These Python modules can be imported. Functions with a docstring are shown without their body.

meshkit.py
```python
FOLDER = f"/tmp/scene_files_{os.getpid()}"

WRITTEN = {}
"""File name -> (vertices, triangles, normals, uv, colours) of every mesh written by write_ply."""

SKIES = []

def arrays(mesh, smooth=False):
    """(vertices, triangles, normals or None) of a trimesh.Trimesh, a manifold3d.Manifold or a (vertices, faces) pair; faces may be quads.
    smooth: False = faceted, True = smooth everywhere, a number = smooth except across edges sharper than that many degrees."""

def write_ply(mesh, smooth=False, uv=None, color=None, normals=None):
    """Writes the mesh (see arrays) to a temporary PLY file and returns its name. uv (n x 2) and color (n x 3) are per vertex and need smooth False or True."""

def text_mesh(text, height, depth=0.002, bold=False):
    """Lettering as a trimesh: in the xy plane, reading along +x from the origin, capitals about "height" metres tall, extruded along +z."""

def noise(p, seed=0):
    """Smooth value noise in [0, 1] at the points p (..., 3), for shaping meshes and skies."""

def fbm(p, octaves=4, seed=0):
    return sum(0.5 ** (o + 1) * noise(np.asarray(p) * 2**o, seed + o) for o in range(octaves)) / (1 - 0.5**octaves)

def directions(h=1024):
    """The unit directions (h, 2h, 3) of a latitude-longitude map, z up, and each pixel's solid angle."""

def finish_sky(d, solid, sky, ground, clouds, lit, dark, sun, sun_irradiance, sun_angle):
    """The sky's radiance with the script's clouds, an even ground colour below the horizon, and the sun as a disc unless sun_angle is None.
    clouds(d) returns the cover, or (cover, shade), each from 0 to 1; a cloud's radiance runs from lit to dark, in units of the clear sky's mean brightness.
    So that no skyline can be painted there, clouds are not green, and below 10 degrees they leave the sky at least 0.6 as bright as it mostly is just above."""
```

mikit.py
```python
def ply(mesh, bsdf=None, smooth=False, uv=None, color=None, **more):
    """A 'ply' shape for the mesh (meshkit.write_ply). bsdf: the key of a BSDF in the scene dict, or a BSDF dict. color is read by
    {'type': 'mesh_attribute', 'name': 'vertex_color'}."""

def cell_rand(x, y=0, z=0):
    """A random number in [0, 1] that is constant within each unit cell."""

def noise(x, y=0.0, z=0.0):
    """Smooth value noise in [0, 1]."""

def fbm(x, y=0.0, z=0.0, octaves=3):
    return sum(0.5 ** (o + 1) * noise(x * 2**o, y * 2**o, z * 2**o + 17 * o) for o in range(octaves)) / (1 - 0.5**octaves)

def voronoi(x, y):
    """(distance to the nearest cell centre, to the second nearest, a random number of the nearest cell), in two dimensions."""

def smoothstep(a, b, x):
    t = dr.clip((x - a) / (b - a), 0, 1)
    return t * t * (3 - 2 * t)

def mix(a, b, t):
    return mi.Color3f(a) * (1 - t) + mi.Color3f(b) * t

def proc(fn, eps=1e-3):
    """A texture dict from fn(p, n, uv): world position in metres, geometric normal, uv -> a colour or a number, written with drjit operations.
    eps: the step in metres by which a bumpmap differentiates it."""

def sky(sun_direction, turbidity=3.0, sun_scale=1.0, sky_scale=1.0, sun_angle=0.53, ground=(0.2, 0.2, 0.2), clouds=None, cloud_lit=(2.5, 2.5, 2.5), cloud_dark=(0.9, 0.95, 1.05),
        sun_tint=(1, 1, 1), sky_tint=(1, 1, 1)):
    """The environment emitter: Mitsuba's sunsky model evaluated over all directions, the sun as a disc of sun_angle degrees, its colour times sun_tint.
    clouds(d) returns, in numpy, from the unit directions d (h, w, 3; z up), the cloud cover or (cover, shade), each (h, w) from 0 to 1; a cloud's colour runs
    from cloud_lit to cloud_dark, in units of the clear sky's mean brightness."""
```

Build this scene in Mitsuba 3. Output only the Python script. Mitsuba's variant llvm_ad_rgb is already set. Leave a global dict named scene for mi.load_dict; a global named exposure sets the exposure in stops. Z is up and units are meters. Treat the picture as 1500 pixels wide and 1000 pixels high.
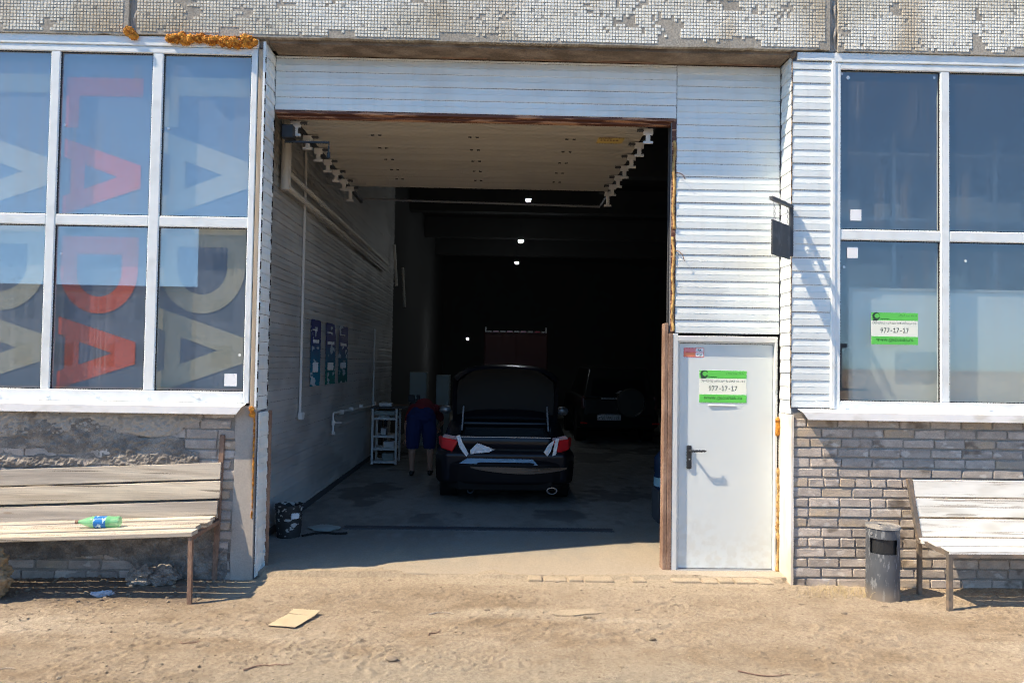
import math, random
import numpy as np
import trimesh
import manifold3d as m3
import drjit as dr
import mitsuba as mi
import mikit, meshkit
from mikit import noise, fbm, smoothstep, mix, cell_rand, voronoi
from shapely.geometry import Polygon, Point, box as sbox
from shapely import affinity, union_all

T = mi.ScalarTransform4f
rng = np.random.default_rng(7)
random.seed(7)
scene, labels = {'type': 'scene'}, {}

# ------------------------------------------------------------------ camera, sky, exposure
YAW, PITCH, ROLL, FPX = 0.01836, 0.02971, 0.01603, 1082.3
EYE = np.array([0.0, -6.45, 1.766])
_f = np.array([math.sin(YAW)*math.cos(PITCH), math.cos(YAW)*math.cos(PITCH), math.sin(PITCH)])
_r = np.cross(_f, [0, 0, 1]); _r /= np.linalg.norm(_r)
_u = np.cross(_r, _f)
_u = math.cos(ROLL)*_u - math.sin(ROLL)*_r
scene['camera'] = {'type': 'perspective', 'fov': math.degrees(2*math.atan(750/FPX)), 'fov_axis': 'x', 'near_clip': 0.05, 'far_clip': 2000.0,
                   'to_world': T().look_at(origin=EYE.tolist(), target=(EYE+_f).tolist(), up=_u.tolist())}
SUN = (-2.75, -1.0, 3.55)
scene['sky'] = mikit.sky(SUN, turbidity=2.4, sun_tint=(1.0, 0.985, 0.95), sky_tint=(0.76, 0.99, 1.14), sky_scale=1.2, ground=(0.25, 0.2, 0.14))
exposure = 2.33

# ------------------------------------------------------------------ helpers
_count = {}
def num(base):
    n = _count.get(base, 0); _count[base] = n + 1
    return base if n == 0 else f'{base}_{n:03d}'

def thing(name, label, cat=None, group=None, kind=None):
    key = num(name); d = {'label': label}
    if cat: d['category'] = cat
    if group: d['group'] = group
    if kind: d['kind'] = kind
    labels[key] = d
    return key

def put(key, mesh, mat, smooth=False, **kw):
    scene[key] = mikit.ply(mesh, mat, smooth=smooth, **kw)
    return key

def part(parent, name, mesh, mat, smooth=False, label=None, kind=None, **kw):
    key = num(parent + '__' + name)
    put(key, mesh, mat, smooth, **kw)
    if label or kind:
        labels[key] = {k: v for k, v in (('label', label), ('kind', kind)) if v}
    return key

def holder(parent, name, label=None):
    key = num(parent + '__' + name)
    if label: labels[key] = {'label': label}
    return key

def single(name, label, cat, mesh, mat, smooth=False, group=None, kind=None, **kw):
    key = thing(name, label, cat, group, kind)
    return put(key, mesh, mat, smooth, **kw)

def cat(ms):
    ms = list(ms)
    vs, fs, o = [], [], 0
    for m in ms:
        vs.append(np.asarray(m.vertices)); fs.append(np.asarray(m.faces) + o); o += len(m.vertices)
    return trimesh.Trimesh(np.vstack(vs), np.vstack(fs), process=False)

def _cb_template():
    pts, b = [], 0.2
    for sx in (-1, 1):
        for sy in (-1, 1):
            for sz in (-1, 1):
                pts += [(sx, sy*(1-b), sz*(1-b)), (sx*(1-b), sy, sz*(1-b)), (sx*(1-b), sy*(1-b), sz)]
    pts = np.array(pts)
    from scipy.spatial import ConvexHull
    h = ConvexHull(pts); F = h.simplices.copy()
    for i, f in enumerate(F):
        n = np.cross(pts[f[1]]-pts[f[0]], pts[f[2]]-pts[f[0]])
        if n @ pts[f].mean(0) < 0: F[i] = f[::-1]
    return np.sign(pts), np.abs(pts) < 0.99, F
_S, _IN, _CF = _cb_template()

def box(x0, x1, y0, y1, z0, z1, b=0.0):
    if b <= 0:
        m = trimesh.creation.box((x1-x0, y1-y0, z1-z0))
        m.apply_translation(((x0+x1)/2, (y0+y1)/2, (z0+z1)/2)); return m
    h = np.array([x1-x0, y1-y0, z1-z0])/2; c = np.array([x0+x1, y0+y1, z0+z1])/2
    b = min(b, h.min()*0.45)
    return trimesh.Trimesh(c + _S*(h - b*_IN), _CF, process=False)

def rot(m, ang, axis, pt=(0, 0, 0)):
    m = m.copy(); m.apply_transform(trimesh.transformations.rotation_matrix(ang, axis, pt)); return m

def mv(m, d):
    m = m.copy(); m.apply_translation(d); return m

def tube(pts, r, sides=8, caps=True):
    p = np.asarray(pts, float); n = len(p)
    t = np.gradient(p, axis=0); t /= np.linalg.norm(t, axis=1, keepdims=True)+1e-12
    a0 = np.cross(t[0], [0, 0, 1.0] if abs(t[0][2]) < .9 else [1.0, 0, 0]); A = []
    for i in range(n):
        a0 = a0 - t[i]*(a0 @ t[i]); a0 /= np.linalg.norm(a0)+1e-12; A.append(a0)
    A = np.array(A); B = np.cross(t, A); ang = np.arange(sides)*2*np.pi/sides + np.pi/sides
    rr = np.broadcast_to(r, (n,))[:, None, None]
    v = (p[:, None]+rr*(np.cos(ang)[None, :, None]*A[:, None]+np.sin(ang)[None, :, None]*B[:, None])).reshape(-1, 3)
    F = []
    for i in range(n-1):
        for j in range(sides):
            q = [i*sides+j, i*sides+(j+1) % sides, (i+1)*sides+(j+1) % sides, (i+1)*sides+j]
            F += [[q[0], q[1], q[2]], [q[0], q[2], q[3]]]
    if caps:
        v = np.vstack([v, p[0], p[-1]])
        for j in range(sides):
            F += [[n*sides, (j+1) % sides, j], [n*sides+1, (n-1)*sides+j, (n-1)*sides+(j+1) % sides]]
    return trimesh.Trimesh(v, F, process=False)

def bar(p0, p1, w):           # square steel section
    return tube([p0, p1], w/math.sqrt(2), 4)

def cyl(p0, p1, r, sides=20):
    return tube([p0, p1], r, sides)

def bend(pts, rad=0.05, k=5):  # rounds the corners of a polyline
    p = [np.array(q, float) for q in pts]; out = [p[0]]
    for i in range(1, len(p)-1):
        a = p[i-1]-p[i]; b = p[i+1]-p[i]
        a = a/np.linalg.norm(a)*rad; b = b/np.linalg.norm(b)*rad
        for s in np.linspace(0, 1, k):
            out.append((1-s)**2*(p[i]+a)+2*s*(1-s)*p[i]+s*s*(p[i]+b))
    out.append(p[-1]); return np.array(out)

def xz(poly, y, depth):       # a shapely outline in the facade's plane, front face at y, depth into +y
    gs = getattr(poly, 'geoms', [poly])
    ms = []
    for g in gs:
        m = trimesh.creation.extrude_polygon(g, depth, engine='earcut')
        v = m.vertices.copy()
        m.vertices = np.c_[v[:, 0], y + depth - v[:, 2], v[:, 1]]
        ms.append(m)
    return cat(ms)

def text(s, cx, z, h, y, width=None, bold=False, depth=0.0006):
    m = meshkit.text_mesh(s, h, 1.0, bold)
    v = m.vertices.copy(); lo, hi = v[:, 0].min(), v[:, 0].max()
    sx = 1.0 if width is None else width/(hi-lo)
    m.vertices = np.c_[cx + (v[:, 0]-(lo+hi)/2)*sx, y - v[:, 2]*depth, z + v[:, 1]]
    return m

def man(m):
    return m3.Manifold(m3.Mesh(np.asarray(m.vertices, np.float32), np.asarray(m.faces, np.uint32)))

def tri(M):
    q = M.to_mesh(); return trimesh.Trimesh(np.array(q.vert_properties[:, :3], float), np.array(q.tri_verts), process=False)

def hull_pts(pts): return trimesh.convex.convex_hull(np.array(pts, float))

def ball(c, r, seg=16): return m3.Manifold.sphere(r, seg).translate(tuple(float(x) for x in c))

def limb(chain, seg=16):      # [(point, radius), ...] hull of neighbouring spheres, joined
    out = m3.Manifold()
    for (a, ra), (b, rb) in zip(chain[:-1], chain[1:]):
        out += m3.Manifold.batch_hull([ball(a, ra, seg), ball(b, rb, seg)])
    return out

def rbox(x0, x1, y0, y1, z0, z1, r, seg=12):
    return m3.Manifold.batch_hull([ball((x, y, z), r, seg) for x in (x0+r, x1-r) for y in (y0+r, y1-r) for z in (z0+r, z1-r)])

def blob(c, rad, amp=0.35, freq=3.0, sub=3, seed=0):
    m = trimesh.creation.icosphere(subdivisions=sub); v = m.vertices.copy()
    rad = np.broadcast_to(rad, 3)
    n = meshkit.fbm(v*freq*0.6 + seed*7.3, 4, seed)-0.5
    v = v*(1+amp*2*n[:, None])*rad
    m.vertices = v + np.array(c); return m

# ------------------------------------------------------------------ materials
def C(*c): return {'type': 'rgb', 'value': list(c)}
def mat(name, d): scene['mat_'+name] = {'type': 'twosided', 'b': d}; return 'mat_'+name
def plain(name, c, rough=0.6, metal=0.0, spec=0.5, **k):
    return mat(name, {'type': 'principled', 'base_color': C(*c), 'roughness': rough, 'metallic': metal, 'specular': spec, **k})
def procm(name, fn, rough=0.7, spec=0.4, metal=0.0, bump=None, scale=1.0, eps=1e-3):
    d = {'type': 'principled', 'base_color': mikit.proc(fn), 'roughness': rough, 'specular': spec, 'metallic': metal}
    if bump: d = {'type': 'bumpmap', 'b': d, 'scale': scale, 't': mikit.proc(bump, eps=eps)}
    return mat(name, d)

def f_siding(p, n, uv):
    d = fbm(p.x*1.7+p.y*1.3, p.z*3.1, 4.0, 3)
    s = fbm((p.x+p.y)*30, p.z*3.0, 1.0, 2)
    low = 1-smoothstep(0.0, 0.9, p.z)
    c = mix((0.78, 0.83, 0.82), (0.69, 0.73, 0.72), smoothstep(.45, .8, d))
    c = mix(c, (0.50, 0.47, 0.42), 0.45*smoothstep(.55, .85, s)*(0.25+0.75*low))
    return mix(c, (0.45, 0.40, 0.33), 0.5*low*smoothstep(.4, .7, d))
siding_mat = procm('siding', f_siding, 0.38, 0.5)
shaded_siding = procm('shaded_siding', lambda p, n, uv: mix((0.46, 0.465, 0.45), (0.36, 0.36, 0.345), smoothstep(.35, .75, fbm(p.y*1.7, p.z*3.1, 4.0, 3))), 0.5, 0.4)  # greyer copy of the white siding, with the indoor shade put into its colour
pvc = procm('pvc', lambda p, n, uv: mix((0.81, 0.85, 0.84), (0.68, 0.70, 0.67), 0.6*smoothstep(.5, .85, fbm(p.x*9, p.z*9, p.y*4, 3))), 0.3, 0.5)
sillm = procm('sill', lambda p, n, uv: mix((0.80, 0.80, 0.79), (0.6, 0.57, 0.5), 0.7*smoothstep(.5, .8, fbm(p.x*6, p.z*14, p.y*20, 3))), 0.35)
gapm = plain('siding_gap', (0.17, 0.18, 0.195), 0.9, spec=0.1)
dark = plain('dark', (0.012, 0.012, 0.013), 0.8, spec=0.1)

def brick_fn(a, b, off):
    def f(p, n, uv):
        q = fbm(p.x*14+off, p.z*22, p.y*14, 4)
        g = noise(p.x*160+off, p.z*160, p.y*160)
        c = mix(a, b, smoothstep(.3, .7, q))
        c = mix(c, (0.60, 0.57, 0.53), 0.6*smoothstep(.66, .76, fbm(p.x*9+3*off, p.z*17, 2.0, 3)))
        c = mix(c, (0.10, 0.08, 0.065), 0.7*smoothstep(.64, .8, fbm(p.x*5-off, p.z*7, 8.0, 4)))
        return c*(0.94+0.28*g)
    return f
BR = [procm('brick_grey', brick_fn((0.41, 0.365, 0.325), (0.33, 0.295, 0.265), 1.0), 0.9, 0.2),
      procm('brick_pale', brick_fn((0.49, 0.435, 0.385), (0.40, 0.355, 0.315), 5.0), 0.9, 0.2),
      procm('brick_tan', brick_fn((0.45, 0.365, 0.27), (0.37, 0.32, 0.27), 9.0), 0.9, 0.2)]
def f_mortar(p, n, uv):
    q = fbm(p.x*18, p.z*18, p.y*18, 4); g = noise(p.x*240, p.z*240, p.y*240)
    return mix((0.23, 0.21, 0.19), (0.36, 0.335, 0.30), q)*(0.8+0.4*g)
mortar = procm('mortar', f_mortar, 0.95, 0.1)
def f_smear(p, n, uv):
    q = fbm(p.x*10, p.z*16, p.y*18, 4); g = noise(p.x*170, p.z*170, p.y*170)
    return mix((0.19, 0.175, 0.16), (0.33, 0.30, 0.265), smoothstep(.3, .75, q))*(0.7+0.55*g)
smear = procm('smear', f_smear, 0.95, 0.1)
def f_conc(p, n, uv):
    q = fbm(p.x*5, p.z*4, p.y*5, 5); g = noise(p.x*130, p.z*130, p.y*130)
    c = mix((0.34, 0.31, 0.27), (0.47, 0.44, 0.40), q)
    c = mix(c, (0.2, 0.17, 0.14), 0.7*smoothstep(.58, .75, fbm(p.x*11+4, p.z*2.2, p.y*3, 4)))
    return c*(0.88+0.24*g)
conc = procm('concrete', f_conc, 0.9, 0.2)
def f_plaster(p, n, uv):
    q = fbm(p.x*7+p.y*9, p.z*5, 1.0, 4)
    low = 1-smoothstep(0.0, 0.55, p.z+0.25*(q-.5))
    c = mix((0.77, 0.74, 0.68), (0.62, 0.57, 0.49), smoothstep(.45, .8, q))
    return mix(c, (0.45, 0.36, 0.25), 0.55*low)
plaster = procm('plaster', f_plaster, 0.85, 0.2)
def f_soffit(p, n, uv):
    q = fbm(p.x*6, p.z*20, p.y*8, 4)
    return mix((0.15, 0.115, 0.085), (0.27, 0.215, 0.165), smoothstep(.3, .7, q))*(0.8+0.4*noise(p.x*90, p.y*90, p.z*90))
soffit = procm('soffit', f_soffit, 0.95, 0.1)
def f_sub(p, n, uv):
    q = fbm(p.x*2.2, p.z*3.3, 0.0, 4); g = noise(p.x*110, p.z*110, 0.0)
    return mix((0.27, 0.255, 0.22), (0.40, 0.38, 0.335), q)*(0.75+0.5*g)
substrate = procm('substrate', f_sub, 0.95, 0.1)
tilem = mat('tile', {'type': 'principled', 'base_color': {'type': 'mesh_attribute', 'name': 'vertex_color'}, 'roughness': 0.45, 'specular': 0.4})
foam = procm('foam', lambda p, n, uv: mix((0.72, 0.34, 0.06), (0.36, 0.12, 0.02), smoothstep(.35, .7, fbm(p.x*40, p.y*40, p.z*40, 3))), 0.85, 0.2)
foam_y = procm('foam_yellow', lambda p, n, uv: mix((0.56, 0.38, 0.15), (0.34, 0.19, 0.07), smoothstep(.35, .7, fbm(p.x*45, p.y*45, p.z*30, 3))), 0.85, 0.2)
def f_rust(p, n, uv):
    q = fbm(p.x*9, p.y*9, p.z*5, 4)
    return mix((0.20, 0.125, 0.09), (0.29, 0.195, 0.145), smoothstep(.35, .7, q))*(0.75+0.5*noise(p.x*150, p.y*150, p.z*60))
rust = procm('rust', f_rust, 0.75, 0.3)
redtrim = procm('red_trim', lambda p, n, uv: mix((0.11, 0.045, 0.03), (0.46, 0.26, 0.16), smoothstep(.5, .66, fbm(p.x*5, p.y*30, p.z*40, 4))), 0.6)
def f_wood0(p, tone):
    k = cell_rand(dr.floor(p.z*7.0+p.x*0.28), dr.floor(p.y*6.0), 3.0)
    ring = fbm(p.x*1.1+7*k, p.z*26+dr.sin(p.x*2.3)*.9, p.y*26, 3)
    fine = fbm(p.x*5, p.z*190, p.y*190, 2)
    crack = smoothstep(.70, .76, fbm(p.x*0.9+2, p.z*60, p.y*60, 2))
    c = mix((0.40, 0.345, 0.275), (0.57, 0.51, 0.42), smoothstep(.3, .7, ring))
    c = mix(c, (0.33, 0.30, 0.27), 0.6*smoothstep(.4, .75, fbm(p.x*.8, p.z*9, 5.0+p.y*8, 3)))
    c = c*(0.72+0.5*fine)
    d1, d2, w = voronoi(p.x*1.3+11*k, p.z*7)
    c = mix(c, (0.24, 0.165, 0.11), 0.6*(1-smoothstep(.03, .075, d1))*smoothstep(.6, .65, w))
    return mix(c, (0.10, 0.08, 0.06), 0.75*crack)*mi.Color3f(tone)
wood_g = procm('wood_grey', lambda p, n, uv: f_wood0(p, (0.95, 0.96, 0.97)), 0.85, 0.2, bump=lambda p, n, uv: fbm(p.x*4, p.z*170, p.y*170, 2), scale=0.0012)
wood = procm('wood', lambda p, n, uv: f_wood0(p, (1.08, 1.08, 1.05)), 0.85, 0.2, bump=lambda p, n, uv: fbm(p.x*4, p.z*170, p.y*170, 2), scale=0.0012)
def f_wpaint(p, n, uv):
    crk = fbm(p.x*3.2, p.z*110, p.y*110, 3); pat = fbm(p.x*2.2, p.z*16, p.y*16, 4)
    peel = smoothstep(.56, .64, crk)*smoothstep(.46, .6, pat)
    c = mix((0.74, 0.74, 0.70), (0.60, 0.585, 0.53), smoothstep(.4, .75, fbm(p.x*4, p.z*14, p.y*14, 3)))
    return mix(c, (0.36, 0.33, 0.28), 0.85*peel)
wpaint = procm('painted_wood', f_wpaint, 0.7, 0.3)
bench_steel = procm('bench_steel', lambda p, n, uv: mix((0.13, 0.115, 0.10), (0.22, 0.17, 0.13), smoothstep(.4, .7, fbm(p.x*20, p.y*20, p.z*14, 3))), 0.6, 0.4)

def f_ground(p, n, uv):
    a = fbm(p.x*0.9+3, p.y*1.7, 0.0, 4); b = fbm(p.x*7, p.y*9, 2.0, 4); g = noise(p.x*70, p.y*70, 0.0); h = noise(p.x*210, p.y*210, 1.0)
    c = mix((0.228, 0.176, 0.121), (0.318, 0.262, 0.196), smoothstep(.28, .72, 0.6*a+0.4*b))
    band = smoothstep(.5, .72, fbm(p.x*0.55, p.y*3.0+8, 0.0, 3))*smoothstep(-2.4, -1.2, p.y)
    c = mix(c, (0.39, 0.338, 0.262), 0.6*band)
    grey = smoothstep(1.35, 2.3, -p.y+0.9*(a-.5)+0.5*(b-.5))*(1-smoothstep(0.8, 2.6, dr.abs(p.x+0.05)))
    c = mix(c, (0.275, 0.24, 0.185), 0.7*grey)
    rim = smoothstep(-.75, -.3, p.y)*(1-smoothstep(2.2, 2.9, dr.abs(p.x-0.5)))
    c = mix(c, (0.36, 0.30, 0.22), 0.6*rim)
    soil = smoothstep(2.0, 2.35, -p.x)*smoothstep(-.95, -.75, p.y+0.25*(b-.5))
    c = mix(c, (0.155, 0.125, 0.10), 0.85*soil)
    c = mix(c, (0.13, 0.10, 0.07), 0.6*smoothstep(.76, .84, b))
    return c*(0.60+0.33*g+0.31*h)
groundm = procm('ground', f_ground, 0.95, 0.1, bump=lambda p, n, uv: fbm(p.x*110, p.y*110, 0.0, 3), scale=0.006)
def f_floor(p, n, uv):
    a = fbm(p.x*1.3, p.y*0.8, 0.0, 4); b = fbm(p.x*11, p.y*6, 1.0, 4); g = noise(p.x*120, p.y*120, 0.0)
    c = mix((0.155, 0.155, 0.142), (0.235, 0.232, 0.212), smoothstep(.3, .7, 0.6*a+0.4*b))
    stain = smoothstep(.58, .7, fbm(p.x*1.8+7, p.y*1.4, 3.0, 4))
    c = mix(c, (0.05, 0.05, 0.05), 0.6*stain*smoothstep(1.2, 2.4, p.y))
    dust = 1-smoothstep(-.1, 1.5, p.y+0.9*(b-.5)+0.7*(a-.5)-0.25*p.x)
    return mix(c, (0.38, 0.325, 0.25), 0.85*dust)*(0.88+0.24*g)
floorm = procm('floor', f_floor, 0.55, 0.4)
pebble = procm('pebble', lambda p, n, uv: mix((0.17, 0.13, 0.09), (0.42, 0.36, 0.27), noise(p.x*37, p.y*37, 0.0))*(0.75+0.5*noise(p.x*170, p.y*170, p.z*170)), 0.95, 0.1)
soilm = procm('soil', lambda p, n, uv: mix((0.17, 0.14, 0.11), (0.33, 0.27, 0.20), fbm(p.x*30, p.y*30, p.z*30, 4)), 0.95, 0.1)
def f_bin(p, n, uv):
    s = fbm(p.x*60, p.y*60, p.z*13, 4); q = fbm(p.x*9, p.y*9, p.z*9, 3)
    c = mix((0.06, 0.068, 0.082), (0.10, 0.112, 0.13), q)
    c = mix(c, (0.30, 0.32, 0.34), 0.6*smoothstep(.55, .72, s))
    return mix(c, (0.3, 0.24, 0.17), 0.6*(1-smoothstep(-.05, .1, p.z)))
binm = procm('bin', f_bin, 0.5, 0.5)
steel_grey = procm('door_paint', lambda p, n, uv: mix((0.64, 0.69, 0.69), (0.55, 0.56, 0.52), 0.6*(1-smoothstep(0.0, .55, p.z+0.5*(fbm(p.x*8, p.z*3, 0.0, 4)-.5)))*smoothstep(.3, .7, fbm(p.x*22, p.z*22, 3.0, 3))), 0.42, 0.5)
frame_grey = plain('door_frame', (0.62, 0.64, 0.63), 0.45)
black_plastic = plain('black_plastic', (0.02, 0.022, 0.025), 0.4)
dark_metal = plain('dark_metal', (0.055, 0.06, 0.068), 0.55)
sign_face = procm('sign_face', lambda p, n, uv: mix((0.05, 0.056, 0.064), (0.085, 0.092, 0.10), smoothstep(.45, .7, fbm(p.x*12, p.z*12, p.y*12, 3))), 0.6)
green = plain('poster_green', (0.13, 0.60, 0.09), 0.35)
cream = plain('poster_cream', (0.86, 0.88, 0.76), 0.35)
ink = plain('ink', (0.02, 0.05, 0.03), 0.5)
ink_green = plain('ink_green', (0.02, 0.17, 0.02), 0.5)
paper = plain('paper', (0.82, 0.84, 0.86), 0.6)
red_print = plain('red_print', (0.75, 0.10, 0.09), 0.5)
orange_print = plain('orange_print', (0.80, 0.25, 0.13), 0.5)
cardm = procm('card', lambda p, n, uv: mix((0.50, 0.42, 0.29), (0.43, 0.345, 0.225), fbm(p.x*9, p.y*9, 0.0, 3)), 0.85, 0.2)
scene['mat_glass'] = {'type': 'thindielectric', 'int_ior': 1.9}
glass = 'mat_glass'
scene['mat_glass_coated'] = {'type': 'thindielectric', 'int_ior': 2.35}
def f_dust(p, n, uv):
    st = fbm(p.x*26, p.z*0.9, 3.0, 3); hz = fbm(p.x*3, p.z*2.2, 9.0, 3)
    drop = smoothstep(.56, .72, fbm(p.x*75, p.z*0.6, 1.0, 2))
    return 0.055 + 0.08*smoothstep(.48, .75, st)*smoothstep(.35, .65, hz) + 0.10*drop*smoothstep(.42, .62, hz)
scene['mat_dust'] = {'type': 'mask', 'opacity': mikit.proc(f_dust), 'b': {'type': 'twosided', 'b': {'type': 'diffuse', 'reflectance': C(0.46, 0.48, 0.50)}}}
banner_dark = plain('banner_dark', (0.12, 0.175, 0.25), 0.7)
banner_blue = plain('banner_blue', (0.075, 0.115, 0.165), 0.7)
letter_grey = plain('letter_grey', (0.42, 0.43, 0.35), 0.7)
letter_red = plain('letter_red', (0.62, 0.11, 0.06), 0.7)
room_dark = plain('room_dark', (0.06, 0.063, 0.07), 0.9)
room_board = procm('room_board', lambda p, n, uv: mix((0.52, 0.60, 0.56), (0.40, 0.47, 0.45), fbm(p.x*2, p.z*2, 0.0, 3)), 0.6)
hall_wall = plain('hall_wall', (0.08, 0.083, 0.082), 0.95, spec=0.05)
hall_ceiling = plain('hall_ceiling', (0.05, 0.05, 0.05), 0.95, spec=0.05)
panel_cream = procm('gate_panel', lambda p, n, uv: mix((0.50, 0.48, 0.43), (0.40, 0.375, 0.32), fbm(p.x*0.8, p.y*14, 0.0, 3)), 0.5)
white_metal = plain('white_metal', (0.72, 0.72, 0.70), 0.4)
pipe_white = plain('pipe_white', (0.70, 0.68, 0.62), 0.4)
galv = plain('galvanised', (0.45, 0.46, 0.47), 0.4, metal=0.7)
chrome = plain('chrome', (0.75, 0.76, 0.78), 0.12, metal=1.0)
car_paint = plain('car_paint', (0.010, 0.011, 0.016), 0.25, spec=0.35)
suv_paint = plain('suv_paint', (0.012, 0.015, 0.015), 0.15, spec=0.6, clearcoat=1.0)
truck_red = plain('truck_red', (0.10, 0.026, 0.02), 0.5)
liner = plain('boot_liner', (0.035, 0.039, 0.04), 0.9, spec=0.1)
rubber = plain('rubber', (0.018, 0.018, 0.018), 0.85, spec=0.2)
tail_red = plain('tail_red', (0.70, 0.02, 0.025), 0.12, spec=0.8)
tail_white = plain('tail_white', (0.55, 0.36, 0.36), 0.15)
car_glass = plain('car_glass', (0.01, 0.012, 0.014), 0.06, spec=0.8)
skin = plain('skin', (0.50, 0.29, 0.20), 0.55)
shirt_red = plain('shirt_red', (0.20, 0.02, 0.03), 0.9)
shorts_blue = plain('shorts_blue', (0.016, 0.028, 0.11), 0.9)
hair = plain('hair', (0.03, 0.022, 0.018), 0.7)
cabinet_grey = plain('cabinet_grey', (0.28, 0.32, 0.30), 0.5)
scene['mat_bottle'] = mat and {'type': 'twosided', 'b': {'type': 'principled', 'base_color': C(0.22, 0.66, 0.30), 'roughness': 0.12, 'specular': 0.7, 'clearcoat': 0.6}}
scene['mat_bottle_film'] = {'type': 'mask', 'opacity': 0.6, 'b': {'type': 'ref', 'id': 'mat_bottle'}}
label_blue = procm('label_blue', lambda p, n, uv: mix((0.03, 0.20, 0.55), (0.55, 0.75, 0.82), smoothstep(.52, .58, fbm(p.x*38, p.y*30, p.z*30, 3))), 0.3)

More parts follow.
